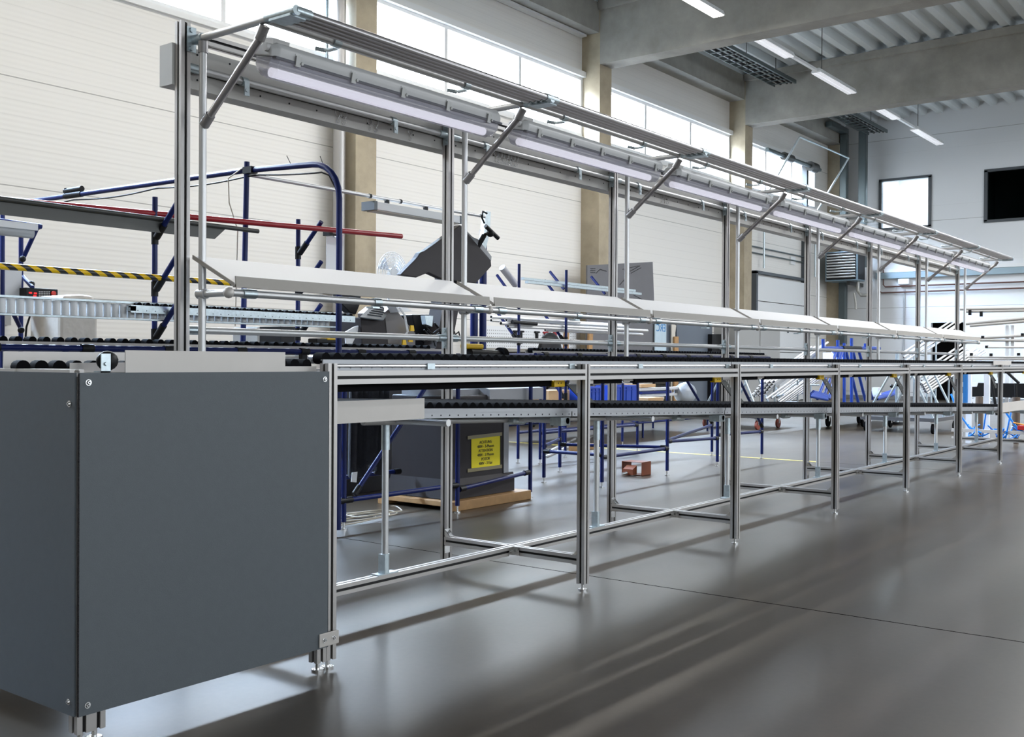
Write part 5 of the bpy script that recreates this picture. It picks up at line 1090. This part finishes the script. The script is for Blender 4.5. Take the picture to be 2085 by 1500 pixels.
cp = MB().box((a.x, 8.0, b_.z), (b_.x, 8.12, a.z)).build('casing', BLACKM, t, bevel=.005)
for u, v, r in ((108, 597, .018), (106, 603, .008)): q = at(u, v, Y=7.995); MB().tube(q, q + Vector((0, -.015, 0)), r, n=14).build('button', REDB, t)
for u, v in ((62, 596), (71, 602), (72, 597)): q = at(u, v, Y=7.999); MB().box(q + Vector((-.012, -.002, -.006)), q + Vector((.012, .002, .006))).build('red_display', REDL, t)
b = MB()
for i in range(7):
    for j in range(3): q = at(80 + i * 3.4, 594 + j * 4, Y=7.999); b.box(q + Vector((-.004, -.003, -.004)), q + Vector((.004, .002, .004)))
b.build('keypad', BODY, t)
for i, (u, u2) in enumerate(((62, 51), (71, 64))): tag(MB().path([at(u, 612, Y=8.05), at(u, 640, Y=8.05), at(u2 + 3, 665, Y=8.05), at(u2, 700, Y=8.05)], .008).build('cable', BLACKM), ('left' if i == 0 else 'right') + ' black cable hanging from the dark control box', 'cable')
P = [at(122, 612, Y=7.6), at(130, 600, Y=7.6), at(165, 599, Y=7.6), at(192, 602, Y=7.6), at(197, 615, Y=7.6), at(200, 650, Y=7.6), at(198, 720, Y=7.6), at(121, 720, Y=7.6)]
P[-1].z = 0; P[-2].z = 0
tag(MB().poly(P, (0, .45, 0)).build('wrapped_machine', PLASTIC, bevel=.05), 'tall bin wrapped in cloudy plastic behind the white-rollered conveyor', 'wrapped bin')
tag(MB().box((5.25, YL - .08, 1.34), (5.62, YL, 1.5)).build('socket_box', mat('socket_grey', (.3, .3, .29), .5)), 'grey double socket box on the cream wall behind the rack', 'socket')
for i, (u0, u1) in enumerate(((525, 600),)):
    a, b_ = at(u0, 665, Y=8.5), at(u1, 720, Y=8.5); tag(MB().box((a.x, 8.5, 0), (b_.x, 8.9, a.z)).build('grey_cabinet', mat('mid_grey_cabinet', (.34, .35, .35), .5), bevel=.01), 'grey metal cabinet behind the nearest roller bench', 'cabinet')
boxy('dark_machine', BLACKM, 'small dark machine behind the roller bench, left of the blue portal frame', 'machine', 572, 664, 604, 720, 7.5, .3, bot=0)
boxy('dark_cabinet', mat('dark_cabinet_paint', (.03, .03, .033), .5, spec=.3), 'wide dark cabinet standing behind the saw bench, left of the saw', 'cabinet', 640, 772, 905, 800, 5.7, .5, bot=0)
# added lamp rows out of view at right to brighten the hall's far end
def fill_lamp_row(y, xs, e, col, wh):
    for i, x in enumerate(xs):
        t = thing('ceiling_light', '%s added strip light of the %s row, out of view at right' % (ORD[i], wh), 'light', (x, y, 6.6), 'added strip lights over the right half of the hall')
        MB().box((x - 1.3, y - .1, 6.60), (x + 1.3, y + .1, 6.68)).build('housing', WHITEP, t); MB().tube((x, y, 6.66), (x, y, 7.7), .008).build('hanger', DARKST, t)
        l = bpy.data.lights.new('strip_light_glow', 'AREA'); l.shape = 'RECTANGLE'; l.size = 2.5; l.size_y = .18; l.energy = e; l.color = col
        o = bpy.data.objects.new('strip_light_glow', l); o.location = (x, y, 6.58); COL.objects.link(o)
fill_lamp_row(-1.5, (13, 16.5, 20, 23.5), 400, (.95, .97, 1), 'far right')
fill_lamp_row(2.6, (14, 17.5, 21, 24), 100, (.95, .97, 1), 'middle')
